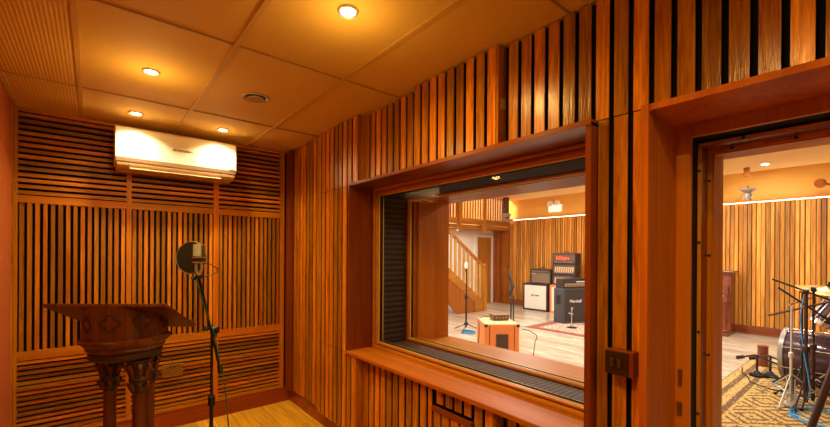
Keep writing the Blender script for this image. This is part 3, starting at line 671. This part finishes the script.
# gallery
GBAL = wood('gallery baluster', (.22, .07, .008), (.42, .16, .02), 'z', .5, .4, .3, .1)
t = thing('gallery_railing', (6.0, 7.20, .82), 'timber gallery with upright balusters above the stairs', 'railing')
B1('edge_beam', LWOODX, t, -3.4, 3.55, 0, .10, -.02, .13)
B1('handrail', LWOODX, t, -3.4, 3.55, .0, .07, .98, 1.04)
for x in (1.39, 2.376): B1('post', LWOOD, t, x - .05, x + .05, -.05, .05, -.23, 1.10)
for k in range(44):
    x = -1.1 + k * .105
    if min(abs(x - 1.39), abs(x - 2.376)) > .06: B1('baluster', GBAL, t, x - .026, x + .026, .02, .06, .12, .98)
m = MB(); m.box(2.42, 9.8, 7.30, 9.6, .70, .79); m.build('trim_3', LWOODX, kind='structure')
t = thing('hanging_bracket', (9.0, 6.95, .95), 'dark bracket column hanging at the end of the timber gallery', 'bracket')
m = MB(); m.box(-.05, .09, -.05, .06, .05, .78); m.build('column', flat('dark brown iron', (.06, .025, .012), .5), t)
m = MB(); m.tube([(-.18, 0, 0), (.25, -.05, .02)], .035, 8); m.hexa([(-.06, -.04, 0), (.10, -.04, 0), (.10, .04, 0), (-.06, .04, 0), (-.14, -.06, .2), (.18, -.06, .2), (.18, .06, .2), (-.14, .06, .2)]); m.build('lamp_head', flat('grey lamp head', (.3, .26, .2), .4), t)

# ------------------------------------------------------------------ live room fittings
t = thing('emergency_light', (X2 + .12, 5.83, 1.27), 'white twin headed emergency light above the slatted wall', 'light')
WP = flat('white fitting', (.9, .9, .88), .5)
B1('box', emit('lit white box', (.95, .93, .88), .5), t, -.09, 0, -.19, .17, -.11, .08, bevel=.01)
for y in (-.11, .11):
    m = MB(); m.lathe([(.03, 0), (.075, .03), (.08, .07), (.02, .075)], (-.05, y, .10), (-1, 0, .2), 16); m.build('spot_head', WP, t, smooth=True)
t = thing('spot_fixture', (9.2, 1.685, 1.02), 'small silver spotlight hanging before the cove light', 'light')
m = MB(); m.lathe([(.05, -.02), (.062, 0), (.065, .10), (.045, .115)], n=18); m.build('housing', SILV, t, smooth=True)
m = MB(); m.lathe([(.045, .115), (.13, .165), (.14, .195), (.10, .20)], n=20); m.build('rim', SILV, t, smooth=True)
m = MB(); m.tube([(0, 0, .19), (0, 0, .25), (.5, .1, .25)], .008, 6); m.build('hanger', METB, t)
tag(B1('ceiling_block', LRED, None, 9.16, 9.24, 1.66, 1.74, 1.44, 1.60), 'small brown timber block on the live room ceiling', 'block')
t = thing('ceiling_speaker', (9.2, .769, 1.19), 'small round brown fixture on an arm right of the spotlight', 'fixture')
m = MB(); m.lathe([(.02, -.03), (.075, -.01), (.075, .02), (.02, .03)], (0, 0, 0), (-.8, -.1, .3), 18); m.build('head', LRED, t, smooth=True)
m = MB(); m.tube([(0, -.03, 0), (.05, -.3, -.09), (.45, -.42, -.1)], .018, 8); m.build('arm', LRED, t)
for (x, y), l in (((7.6, 3.62), 'bright ceiling spot of the live room seen at the window top right'), ((9.0, 1.42), 'bright ceiling spot of the live room above the drum kit')):
    t = thing('ceiling_spot', (x, y, 1.60), l, 'light')
    m = MB(); m.lathe([(.06, 0), (.075, -.012), (.05, -.016)], n=20); m.build('bezel', WP, t)
    m = MB(); m.lathe([(.05, -.014), (.05, -.02), (.01, -.024)], n=20); m.build('lamp', emit('live spot lens', (1, .95, .85), 25), t)
    area('ceiling_spot_lamp', (x, y, 1.57), .08, 10, NEUT)

def cab(name, loc, rz, w, h, d, label, cat, shell, grille, logo=None, logomat=None, rail=.03, group=None):
    """box cabinet facing local -Y, base at z 0"""
    t = thing(name, loc, label, cat, rz, group)
    m = MB(); m.box(-w / 2, w / 2, -d / 2 + .02, d / 2, 0, h); ring_y(m, -w / 2, w / 2, -d / 2, -d / 2 + .02, 0, h, rail); m.build('shell', shell, t, bevel=.008)
    m = MB(); m.box(-w / 2 + rail, w / 2 - rail, -d / 2 + .010, -d / 2 + .02, rail, h - rail); m.build('grille_cloth', grille, t)
    return t
def ring_y(m, x0, x1, y0, y1, z0, z1, t):
    m.box(x0, x0 + t, y0, y1, z0, z1); m.box(x1 - t, x1, y0, y1, z0, z1); m.box(x0 + t, x1 - t, y0, y1, z0, z0 + t); m.box(x0 + t, x1 - t, y0, y1, z1 - t, z1)
def handle(t, mat, x, y, z, w=.14):
    m = MB(); m.tube([(x - w / 2, y, z), (x - w / 2 + .02, y, z + .03), (x + w / 2 - .02, y, z + .03), (x + w / 2, y, z)], .010, 8); m.build('handle', mat, t)
CREAM = flat('cream grille cloth', (.80, .78, .70), .9, bump=.3, bscale=200, var=.08)
VINK = flat('black vinyl', (.02, .02, .022), .55, bump=.3, bscale=250)
VINB = flat('blue grey vinyl', (.05, .07, .085), .5, bump=.3, bscale=250)
VINO = flat('orange vinyl', (.80, .24, .055), .5, bump=.3, bscale=250)
GRY = flat('dark grille cloth', (.035, .032, .03), .8, bump=.3, bscale=200)
BRN = flat('brown grille cloth', (.20, .14, .09), .85, bump=.3, bscale=200)
GPAN = flat('gold control panel', (.55, .40, .20), .35, .4)
# facing -X: rotate local -Y to -X  => rz = -90deg
t = cab('speaker_cabinet', (9.18, 5.985, FZ), -PI / 2, .74, .71, .36, 'large cream fronted speaker cabinet with black edges by the far slatted wall', 'speaker cabinet', VINK, CREAM, rail=.045)
m = MB(); m.box(-.10, .10, -.181, -.176, .40, .412); m.box(-.105, -.075, -.182, -.176, .386, .424); m.box(.08, .105, -.182, -.176, .38, .418); m.build('logo_plate', PLB, t)
t = cab('speaker_cabinet', (9.18, 5.185, FZ), -PI / 2, .74, .71, .36, 'orange edged cream speaker cabinet under the stack of amplifier heads', 'speaker cabinet', VINO, CREAM, rail=.05)
t = cab('combo_amplifier', (9.15, 5.84, FZ + .715), -PI / 2, .60, .38, .26, 'small brown fronted combo amplifier on top of the cream cabinet', 'amplifier', VINK, BRN, rail=.03)
m = MB(); m.box(-.27, .27, -.138, -.128, .30, .35); m.build('control_panel', flat('dark panel', (.10, .07, .06), .4), t)
m = MB()
for k in range(7): m.lathe([(.011, 0), (.009, .02)], (-.21 + k * .065, -.138, .325), (0, -1, 0), 8)
m.build('knob', SILV, t); B1('name_badge', SILV, t, -.25, -.13, -.136, -.129, .245, .262)
handle(t, PLB, 0, 0, .385)
REDG = emit('red glowing valve window', (1.0, .10, .03), .8)
def head(loc, label, glow, w=.62, h=.235, group='amplifier heads stacked by the far wall'):
    t = cab('amplifier_head', loc, -PI / 2, w, h, .26, label, 'amplifier', VINK, flat('head front', (.13, .08, .06), .5), rail=.025, group=group)
    if glow:
        m = MB()
        rr = random.Random(5)
        for k in range(6): m.box(-.20 + k * .062, -.165 + k * .062, -.128, -.118, .10 + rr.uniform(-.01, .01), .165 + rr.uniform(-.01, .02))
        m.build('valve_window', REDG, t)
    else:
        m = MB(); rr = random.Random(int(loc[2] * 100))
        for k in range(9): a_ = -.25 + k * .058; m.prism([(a_, .06), (a_ + .03, .06), (a_ + .055, .19), (a_ + .02, .19)], .006, ((0, -.125, 0), (1, 0, 0), (0, 0, 1), (0, 1, 0)))
        m.build('front_pattern', flat('patterned gold panel', (.80, .55, .30), .4), t)
    m = MB()
    for k in range(7): m.lathe([(.012, 0), (.010, .02)], (-.20 + k * .066, -.126, .048), (0, -1, 0), 8)
    m.build('knob', SILV, t)
    if glow: handle(t, PLB, 0, 0, h)
    return t
head((9.15, 5.185, FZ + .712), 'patterned amplifier head at the bottom of the stack of three', False, h=.265)
head((9.15, 5.185, FZ + .980), 'patterned amplifier head in the middle of the stack of three', False, h=.265)
head((9.15, 5.185, FZ + 1.248), 'amplifier head with glowing red valves on top of the stack', True, h=.265)
# angled big stack nearer the window : front normal (-.36,-.93)
rz = math.atan2(-.93, -.36) + PI / 2
fx = Vector((math.cos(rz), math.sin(rz), 0)); fn = Vector((-.36, -.93, 0)).normalized()
corner = Vector((7.715, 4.43, 0)); cc = corner + fx * .38 - fn * .16
t = cab('speaker_cabinet', (cc.x, cc.y, FZ + .0115), rz, .76, .74, .32, 'tall blue grey speaker cabinet with white script logo on the patterned rug', 'speaker cabinet', VINB, GRY, rail=.03)
textobj('logo_lettering', 'Marshall', .09, flat('white script', (.95, .95, .92), .5), t, ((-.07, -.164, .47), (1, 0, 0), (0, 0, 1), (0, -1, 0)), .003)
m = MB(); m.lathe([(.06, 0), (.06, .006)], (-.385, 0, .52), (1, 0, 0), 16); m.box(-.386, -.378, -.06, .06, .40, .60); m.build('side_handle', PLB, t)
t5 = cab('amplifier_head', (cc.x, cc.y, FZ + .757), rz, .72, .20, .24, 'wide black amplifier head with gold strip on the blue grey cabinet', 'amplifier', VINK, GRY, rail=.02)
B1('control_strip', GPAN, t5, -.32, .32, -.126, -.118, .035, .085)
B1('piping', flat('white piping', (.7, .68, .6), .5), t5, -.33, .33, -.124, -.118, .095, .100); B1('name_plate', flat('white piping', (.7, .68, .6), .5), t5, -.02, .20, -.125, -.118, .125, .150)
m = MB()
for k in range(8): m.lathe([(.012, 0), (.010, .02)], (-.26 + k * .06, -.126, .06), (0, -1, 0), 8)
m.build('knob', PLB, t5)
handle(t5, PLB, 0, 0, .205)
# shiny upright clip in front of the cabinet
t = thing('floor_microphone', (7.45, 4.10, FZ + .0115), 'short silver microphone stand before the blue grey cabinet', 'microphone stand')
m = MB(); m.lathe([(.10, 0), (.10, .012), (.02, .02)], n=20); m.build('base', METB, t)
m = MB(); m.tube([(0, 0, .015), (0, 0, .36)], .009, 8); m.build('tube', SILV, t)
m = MB(); m.tube([(0, 0, .36), (.02, 0, .40)], [.012, .022], 10); m.tube([(-.10, 0, .30), (.09, .02, .26)], .012, 8); m.build('microphone', SILV, t)

# orange combo seen from behind in the middle
t = thing('orange_combo_amplifier', (4.44, 3.565, FZ), 'orange combo amplifier with dark back opening just beyond the window', 'amplifier', math.atan2(-.263, .345))
w_, d_, h_ = .47, .56, .53
m = MB(); m.box(-w_ / 2, w_ / 2, -d_ / 2, d_ / 2, 0, h_); m.build('cabinet', VINO, t, bevel=.012)
B1('lit_top', flat('lit orange vinyl top', (.82, .66, .30), .5), t, -w_ / 2 + .01, w_ / 2 - .01, -d_ / 2 + .01, d_ / 2 - .01, h_, h_ + .004)  # paler sheet paints the light falling on the orange top
B1('back_opening', flat('dark speaker back', (.06, .03, .02), .6), t, -.085, .085, -d_ / 2 - .004, -d_ / 2 + .01, .06, .40)
m = MB(); m.box(-.085, .085, -d_ / 2 - .008, -d_ / 2 - .003, .20, .212); m.box(-.085, .085, -d_ / 2 - .008, -d_ / 2 - .003, .14, .148); m.box(-.085, -.079, -d_ / 2 - .008, -d_ / 2 - .003, .06, .40); m.build('inner_brace', LRED, t)
m = MB()
for sx in (-1, 1):
    for zz in (.0, h_ - .035): m.box(sx * (w_ / 2 - .017) - .02, sx * (w_ / 2 - .017) + .02, -d_ / 2 - .004, -d_ / 2 + .03, zz, zz + .037)
m.build('corner_cap', PLB, t)
for x in (-.175, .165): B1('panel_joint', LRED, t, x, x + .01, -d_ / 2 - .003, -d_ / 2 + .01, .02, .51)
t = thing('preamp_box', (4.53, 3.60, FZ + h_ + .006), 'small brown metal effects box on top of the orange amplifier', 'effects box', math.atan2(-.263, .345) + .12)
B1('case', flat('brown hammered metal', (.16, .075, .04), .45, .3), t, -.115, .115, -.085, .085, .004, .075, bevel=.006)
B1('lid', flat('lighter brown lid', (.30, .19, .10), .45, .3), t, -.117, .117, -.087, .087, .075, .083)
m = MB()
for k in range(4): m.lathe([(.010, 0), (.008, .014)], (-.07 + k * .045, -.088, .045), (0, -1, 0), 8)
m.build('knob', SILV, t)
m = MB(); q = lambda x, y, z: Vector((x, y, z))
m.tube([(4.47, 3.70, -.90), (4.40, 3.78, -.905), (4.28, 3.76, -.925), (4.16, 3.66, -.93), (4.10, 3.60, -1.0), (4.09, 3.60, -1.3), (4.02, 3.62, -1.47)], .006, 8); tag(m.build('instrument_cable', PLB, smooth=True), 'black cable looping from the effects box down the orange amplifier', 'cable')
m = MB(); m.tube([(4.62, 3.26, -1.04), (4.62, 3.15, -1.045), (4.70, 3.15, -1.085), (4.775, 3.15, -1.12), (4.80, 3.15, -1.17), (4.75, 3.15, -1.20), (4.72, 3.16, -1.46)], .006, 8); tag(m.build('instrument_cable', PLB, smooth=True), 'short dark cable curling out right of the orange amplifier', 'cable')

# live mic stands
t = thing('microphone_stand', (5.547, 5.20, FZ), 'black upright microphone stand with white topped microphone by the stairs', 'microphone stand')
stand_tripod(t, 1.13, r=.017, leg=.30)
m = MB(); m.tube([(0, 0, 1.13), (0, .01, 1.20)], .018, 10); m.build('microphone', PLB, t)
m = MB(); m.lathe([(.024, 1.20), (.030, 1.22), (.030, 1.30), (.015, 1.32)], (0, .01, 0), n=14); m.build('windshield', flat('white windshield', (.85, .84, .8), .6), t, smooth=True)
t = thing('microphone_stand', (6.766, 5.07, FZ), 'dark green folded microphone stand left of the cream cabinet', 'microphone stand')
GRN = flat('dark green metal', (.02, .05, .045), .45, .3)
m = MB(); m.lathe([(.13, 0), (.13, .02), (.03, .03)], n=20); m.build('base', GRN, t)
m = MB(); m.tube([(0, 0, .02), (0, 0, .9)], .016, 10); m.build('tube', GRN, t)
m = MB(); m.tube([(-.03, .02, .62), (.02, -.03, .80), (-.01, .08, 1.15)], [.03, .035, .012], 10); m.build('boom', GRN, t)
m = MB(); m.tube([(.02, -.05, .05), (.02, -.05, .62)], .014, 8); m.build('folded_arm', GRN, t)
m = MB(); n_ = 60
m.tube([(5.45 + .10 * math.cos(k * .42) * (1 - k * .004), 5.05 + .15 * math.sin(k * .42), FZ + .010 + k * .0005) for k in range(n_)], .008, 6)
BLU = flat('blue cable', (.03, .30, .62), .45)
tag(m.build('coiled_cable', BLU, smooth=True), 'coil of blue cable on the floor at the stand by the stairs', 'cable')

# rugs
m = MB(); m.box(-.85, .85, -1.1, 1.1, 0, .010); o = m.build('patterned_rug', rugmat('cream red rug', [(.70, .62, .50), (.42, .10, .05), (.10, .06, .05), (.20, .08, .05)], 1.7, 2.2)); o.location = (7.66, 3.66, FZ + .001); tag(o, 'cream and red patterned rug under the blue grey cabinet', 'rug')
m = MB(); m.box(-1.65, 1.65, -1.55, 1.55, 0, .010); o = m.build('patterned_rug', rugmat('gold persian rug', [(.52, .32, .08), (.15, .075, .025), (.06, .03, .02), (.50, .32, .10)], 3.3, 3.1)); o.location = (5.56, -.27, FZ + .001); tag(o, 'gold and brown patterned rug under the drum kit', 'rug')

# piano
t = thing('upright_piano', (9.28, 2.62, FZ), 'dark red upright piano with turned leg against the far wall', 'piano')
PIA = wood('mahogany piano', (.13, .03, .014), (.27, .075, .03), 'z', .5, .25, .1, .05, coat=.3)
B1('case', PIA, t, -.06, .24, -.70, .70, .06, 1.16, bevel=.008); B1('top_lid', PIA, t, -.14, .27, -.74, .74, 1.16, 1.19, bevel=.006)
B1('key_bed', PIA, t, -.33, -.05, -.70, .70, .62, .72, bevel=.006); B1('fall_board', PIA, t, -.12, -.05, -.66, .66, .72, .90)
m = MB(); m.box(-.32, -.14, -.62, .62, .72, .742); m.build('keyboard', flat('ivory keys', (.86, .82, .72), .35), t)
m = MB()
for k in range(36): m.box(-.26, -.14, -.60 + k * .0335, -.588 + k * .0335, .742, .754)
m.build('black_keys', PLB, t, kind='stuff')
for y in (-.66, .66):
    m = MB(); m.lathe([(.035, .06), (.05, .09), (.03, .13), (.045, .30), (.028, .42), (.045, .47), (.03, .52), (.055, .58), (.055, .62)], (-.28, y, 0), n=14); m.build('leg', PIA, t, smooth=True)
    B1('toe_block', PIA, t, -.34, .24, y - .05, y + .05, 0, .06, bevel=.004)
B1('music_desk', flat('open music sheets', (.75, .68, .55), .7), t, -.10, -.085, -.45, .45, .92, 1.08)

# ------------------------------------------------------------------ drum kit
def drum(name, c, ax, r, h, label, shell, rim=CHR, lugs=8):
    ax = Vector(ax).normalized(); t = thing(name, c, label, 'drum', group=None)
    m = MB(); m.lathe([(r, -h / 2), (r, h / 2)], (0, 0, 0), ax, 36, cap=False); m.build('shell', shell, t, smooth=True)
    HEAD = flat('drum head', (.80, .76, .68), .4)
    for s in (-1, 1):
        m = MB(); m.lathe([(.001, s * (h / 2)), (r * .99, s * (h / 2))], (0, 0, 0), ax, 36, cap=False); m.build('drum_head', HEAD, t)
        m = MB(); m.lathe([(r + .004, s * (h / 2 - .03)), (r + .018, s * (h / 2 - .03)), (r + .018, s * (h / 2 + .014)), (r - .006, s * (h / 2 + .014)), (r - .006, s * h / 2)], (0, 0, 0), ax, 36, cap=False); m.build('hoop', rim, t, smooth=True)
    a_ = ax.cross(Vector((0, 0, 1))).normalized(); b_ = ax.cross(a_)
    for k in range(lugs):
        g = 2 * PI * (k + .5) / lugs; d = a_ * math.cos(g) + b_ * math.sin(g)
        m = MB(); m.tube([d * (r + .018) - ax * (h / 2), d * (r + .018) + ax * (h / 2)], .006, 6); m.tube([d * (r + .010) - ax * .05, d * (r + .010) + ax * .05], .014, 8); m.build('lug', CHR, t)
    return t
DSH = flat('dark plum lacquer', (.07, .03, .045), .18, .1, coat=.5)
t = drum('bass_drum', (6.42, .56, FZ + .316), (0.10, 1, 0), .285, .50, 'large dark bass drum lying on its side on the gold rug', DSH, rim=flat('grey hoop', (.35, .33, .30), .3, .4))
for s in (-1, 1):
    m = MB(); m.tube([(s * .20, -.12, -.20), (s * .36, -.16, -.300)], .010, 8); m.build('spur', CHR, t)
drum('tom_drum', (6.25, .37, -.64), (.05, -.50, .85), .175, .30, 'dark rack tom tilted above the bass drum', DSH)
t = drum('floor_tom', (6.55, -.20, FZ + .392), (0, 0, 1), .20, .40, 'dark floor tom behind the bass drum', DSH)
for k in range(3):
    a_ = k * 2 * PI / 3; m = MB(); m.tube([(.23 * math.cos(a_), .23 * math.sin(a_), .1), (.24 * math.cos(a_), .24 * math.sin(a_), -.379)], .009, 8); m.build('leg', CHR, t)
BRONZ = flat('cymbal bronze', (.80, .52, .18), .28, .95)
def cymbal(c, ax, r, label):
    t = thing('cymbal', c, label, 'cymbal')
    m = MB(); m.lathe([(r, -.012), (r * .55, .004), (r * .2, .014), (r * .14, .030), (.008, .036)], (0, 0, 0), ax, 36, cap=False)
    o = m.build('plate', BRONZ, t, smooth=True)
    m = MB(); m.lathe([(.022, .034), (.024, .050), (.010, .060), (.010, .085)], (0, 0, 0), ax, 12); m.build('wing_nut', METB, t)
def cstand(name, base, top, label, mat=CHR, boom=None, cat='cymbal stand', leg=.32, r=.013, rz=0):
    base = Vector(base); t = thing(name, base, label, cat, rz); h = top
    m = MB(); m.tube([(0, 0, .04), (0, 0, h * .5)], r, 12); m.build('lower_tube', mat, t)
    m = MB(); m.tube([(0, 0, h * .5), (0, 0, h)], r * .72, 12); m.build('upper_tube', mat, t)
    m = MB(); m.lathe([(r * 1.6, h * .5 - .03), (r * 1.8, h * .5 - .02), (r * 1.8, h * .5 + .02), (r, h * .5 + .03)], n=12); m.tube([(0, 0, h * .5), (.05, 0, h * .5)], .007, 6); m.build('wing_clamp', mat, t)
    for k in range(3):
        a_ = k * 2 * PI / 3 + .9; d = Vector((math.cos(a_), math.sin(a_), 0))
        m = MB(); m.tube([d * .012 + Vector((0, 0, .28)), d * leg + Vector((0, 0, .012))], .008, 8); m.tube([Vector((0, 0, .08)), d * leg * .55 + Vector((0, 0, .135))], .006, 8); m.lathe([(.014, -.012), (.016, .012)], d * leg + Vector((0, 0, .013)), n=8); m.build('leg', mat, t)
    if boom:
        m = MB(); b0_, b1_ = Vector(boom[0]) - base, Vector(boom[1]) - base
        m.tube([b0_, b1_], .010, 8); m.build('boom', mat, t)
        m = MB(); m.lathe([(.024, -.02), (.024, .02)], (0, 0, h), (0, 1, 0), 12); m.build('tilter', METB, t)
    return t
DK = flat('dark stand metal', (.06, .028, .02), .35, .6)
# hi-hat stand (silver), with pedal
t = cstand('hi_hat_stand', (5.40, .643, FZ + .011), .96, 'silver hi-hat stand at the left front of the drum kit', SILV, r=.013)
B1('pedal', SILV, t, -.20, -.01, -.035, .035, .012, .030); m = MB(); m.tube([(-.03, 0, .03), (-.01, 0, .30)], .006, 6); m.tube([(-.03, .03, .03), (-.02, .03, .25)], .005, 6); m.tube([(-.03, -.03, .03), (-.02, -.03, .25)], .005, 6); m.build('pedal_chain', SILV, t)
cstand('boom_stand', (5.40, .539, FZ + .011), 1.12, 'tall dark boom stand at the front of the drum kit holding a long boom', DK, boom=((5.6, .851, -.640), (5.28, .20, -.35)), cat='microphone stand', r=.018)
cstand('boom_stand', (5.52, .500, FZ + .011), 1.14, 'dark stand with blue cable directly right of the tall boom stand', DK, boom=((5.6, .82, -.247), (5.7, .33, -.47)), cat='microphone stand', r=.015)
cstand('boom_stand', (5.90, .62, FZ + .011), 1.10, 'rear black boom stand whose boom slopes down to the right', METB, boom=((5.6, .773, -.335), (5.65, .20, -.80)), cat='microphone stand', r=.012)
cstand('cymbal_stand', (5.95, .38, FZ + .011), 1.12, 'chrome cymbal stand carrying the large thin cymbal', CHR, boom=((5.75, .70, -.52), (5.95, .38, -.35)), r=.013)
cymbal((5.95, .43, -.352), (-.12, -.10, 1), .27, 'large thin bronze cymbal seen edge on above the drums')
cymbal((6.30, -.25, -.28), (-.2, .15, 1), .24, 'bronze crash cymbal at the rear of the drum kit')
cstand('cymbal_stand', (6.30, -.25, FZ + .011), 1.19, 'chrome cymbal stand under the rear crash cymbal', CHR)
# white ended stick / microphone by the tom
t = thing('drum_microphone', (5.85, .36, -.49), 'pale microphone angled down at the rack tom', 'microphone')
m = MB(); m.tube([(0, 0, 0), (-.06, .09, .07)], [.028, .022], 12); m.build('body', flat('pale grey body', (.75, .76, .72), .4), t, smooth=True)
m = MB(); m.lathe([(.01, -.03), (.030, -.02), (.031, .01), (.02, .014)], (.006, -.009, -.007), (-.5, .75, .55), 14); m.build('grille', METB, t, smooth=True)
# foreground slanting tube
t = thing('boom_stand', (3.35, .40, FZ), 'dark slanting stand leg crossing the lower right corner', 'microphone stand')
m = MB(); m.tube([(.16, -.045, .27), (.42, -.20, .95)], .020, 12); m.build('boom', DK, t)
m = MB(); m.tube([(.0, .05, .012), (.16, -.045, .27)], .018, 10); m.build('leg', DK, t)
m = MB(); m.tube([(.42, -.20, .95), (.42, -.20, .012)], .014, 10); m.build('upright', DK, t)
# pedals and low stands on the rug
for (x, y, l) in ((6.27, 1.05, 'short low microphone stand with round base left on the gold rug'), (6.35, .94, 'short low microphone stand with round base next to the bass drum')):
    t = thing('low_stand', (x, y, FZ + .011), l, 'microphone stand')
    m = MB(); m.lathe([(.075, 0), (.078, .02), (.04, .045), (.02, .07)], n=20); m.build('base', METB, t, smooth=True)
    m = MB(); m.tube([(0, 0, .06), (0, 0, .26)], .013, 10); m.build('tube', DK, t)
    m = MB(); m.tube([(0, .16, .20), (0, .02, .255), (.02, -.22, .17)], .011, 8); m.lathe([(.022, -.04), (.024, .04)], (0, .16, .20), (0, 1, -.35), 12); m.build('boom', DK, t)
t = thing('wooden_block', (6.92, 1.10, FZ + .011), 'small round brown wooden block standing at the rug edge', 'block')
m = MB(); m.lathe([(.062, 0), (.060, .03), (.056, .25), (.062, .27)], n=20); m.build('body', PIA, t, smooth=True)
t = thing('bass_drum_pedal', (6.02, .30, FZ + .011), 'metal bass drum pedal with footboard before the bass drum', 'pedal')
m = MB(); m.hexa([(-.30, -.045, .012), (.0, -.045, .012), (.0, .045, .012), (-.30, .045, .012), (-.30, -.045, .03), (.0, -.045, .10), (.0, .045, .10), (-.30, .045, .03)]); m.build('footboard', SILV, t)
m = MB(); m.tube([(.02, -.07, 0), (.02, -.07, .20), (.02, .07, .20), (.02, .07, 0)], .009, 8); m.tube([(.02, 0, .20), (-.06, 0, .34)], .006, 6); m.lathe([(.03, -.02), (.03, .02)], (-.06, 0, .34), (1, 0, 0), 12); m.build('frame', SILV, t)
# cables on the rug
def cable(pts, label, mat=BLU, r=.005):
    m = MB(); m.tube([Vector(p) for p in pts], r, 6); tag(m.build('drum_cable', mat, smooth=True), label, 'cable')
cable([(5.42, .56, -.40), (5.38, .58, -.60), (5.39, .56, -.9), (5.36, .52, -1.15), (5.33, .50, -1.32), (5.30, .55, -1.44), (5.2, .62, -1.46), (5.05, .55, -1.46), (4.95, .40, -1.46), (5.1, .28, -1.46), (5.3, .32, -1.46)], 'blue cable hanging from the boom stand down to the rug')
rr = random.Random(2)
cable([(5.05 + .26 * math.cos(k * .45) + rr.uniform(-.03, .03), .40 + .20 * math.sin(k * .45) + rr.uniform(-.03, .03), -1.462 + k * .0004) for k in range(48)], 'tangle of blue cable at the foot of the stands')
cable([(6.35, .95, -1.46), (6.2, .85, -1.462), (6.05, .88, -1.462), (5.9, .80, -1.462), (5.7, .75, -1.462), (5.6, .60, -1.462), (5.45, .45, -1.462)], 'blue cable running from the low stands across the rug')
cable([(6.6, 1.25, -1.466), (6.3, 1.20, -1.462), (6.1, 1.10, -1.462), (5.9, 1.05, -1.462), (5.75, .85, -1.462), (5.8, .6, -1.462)], 'black cable looping across the gold rug', METB, .006)
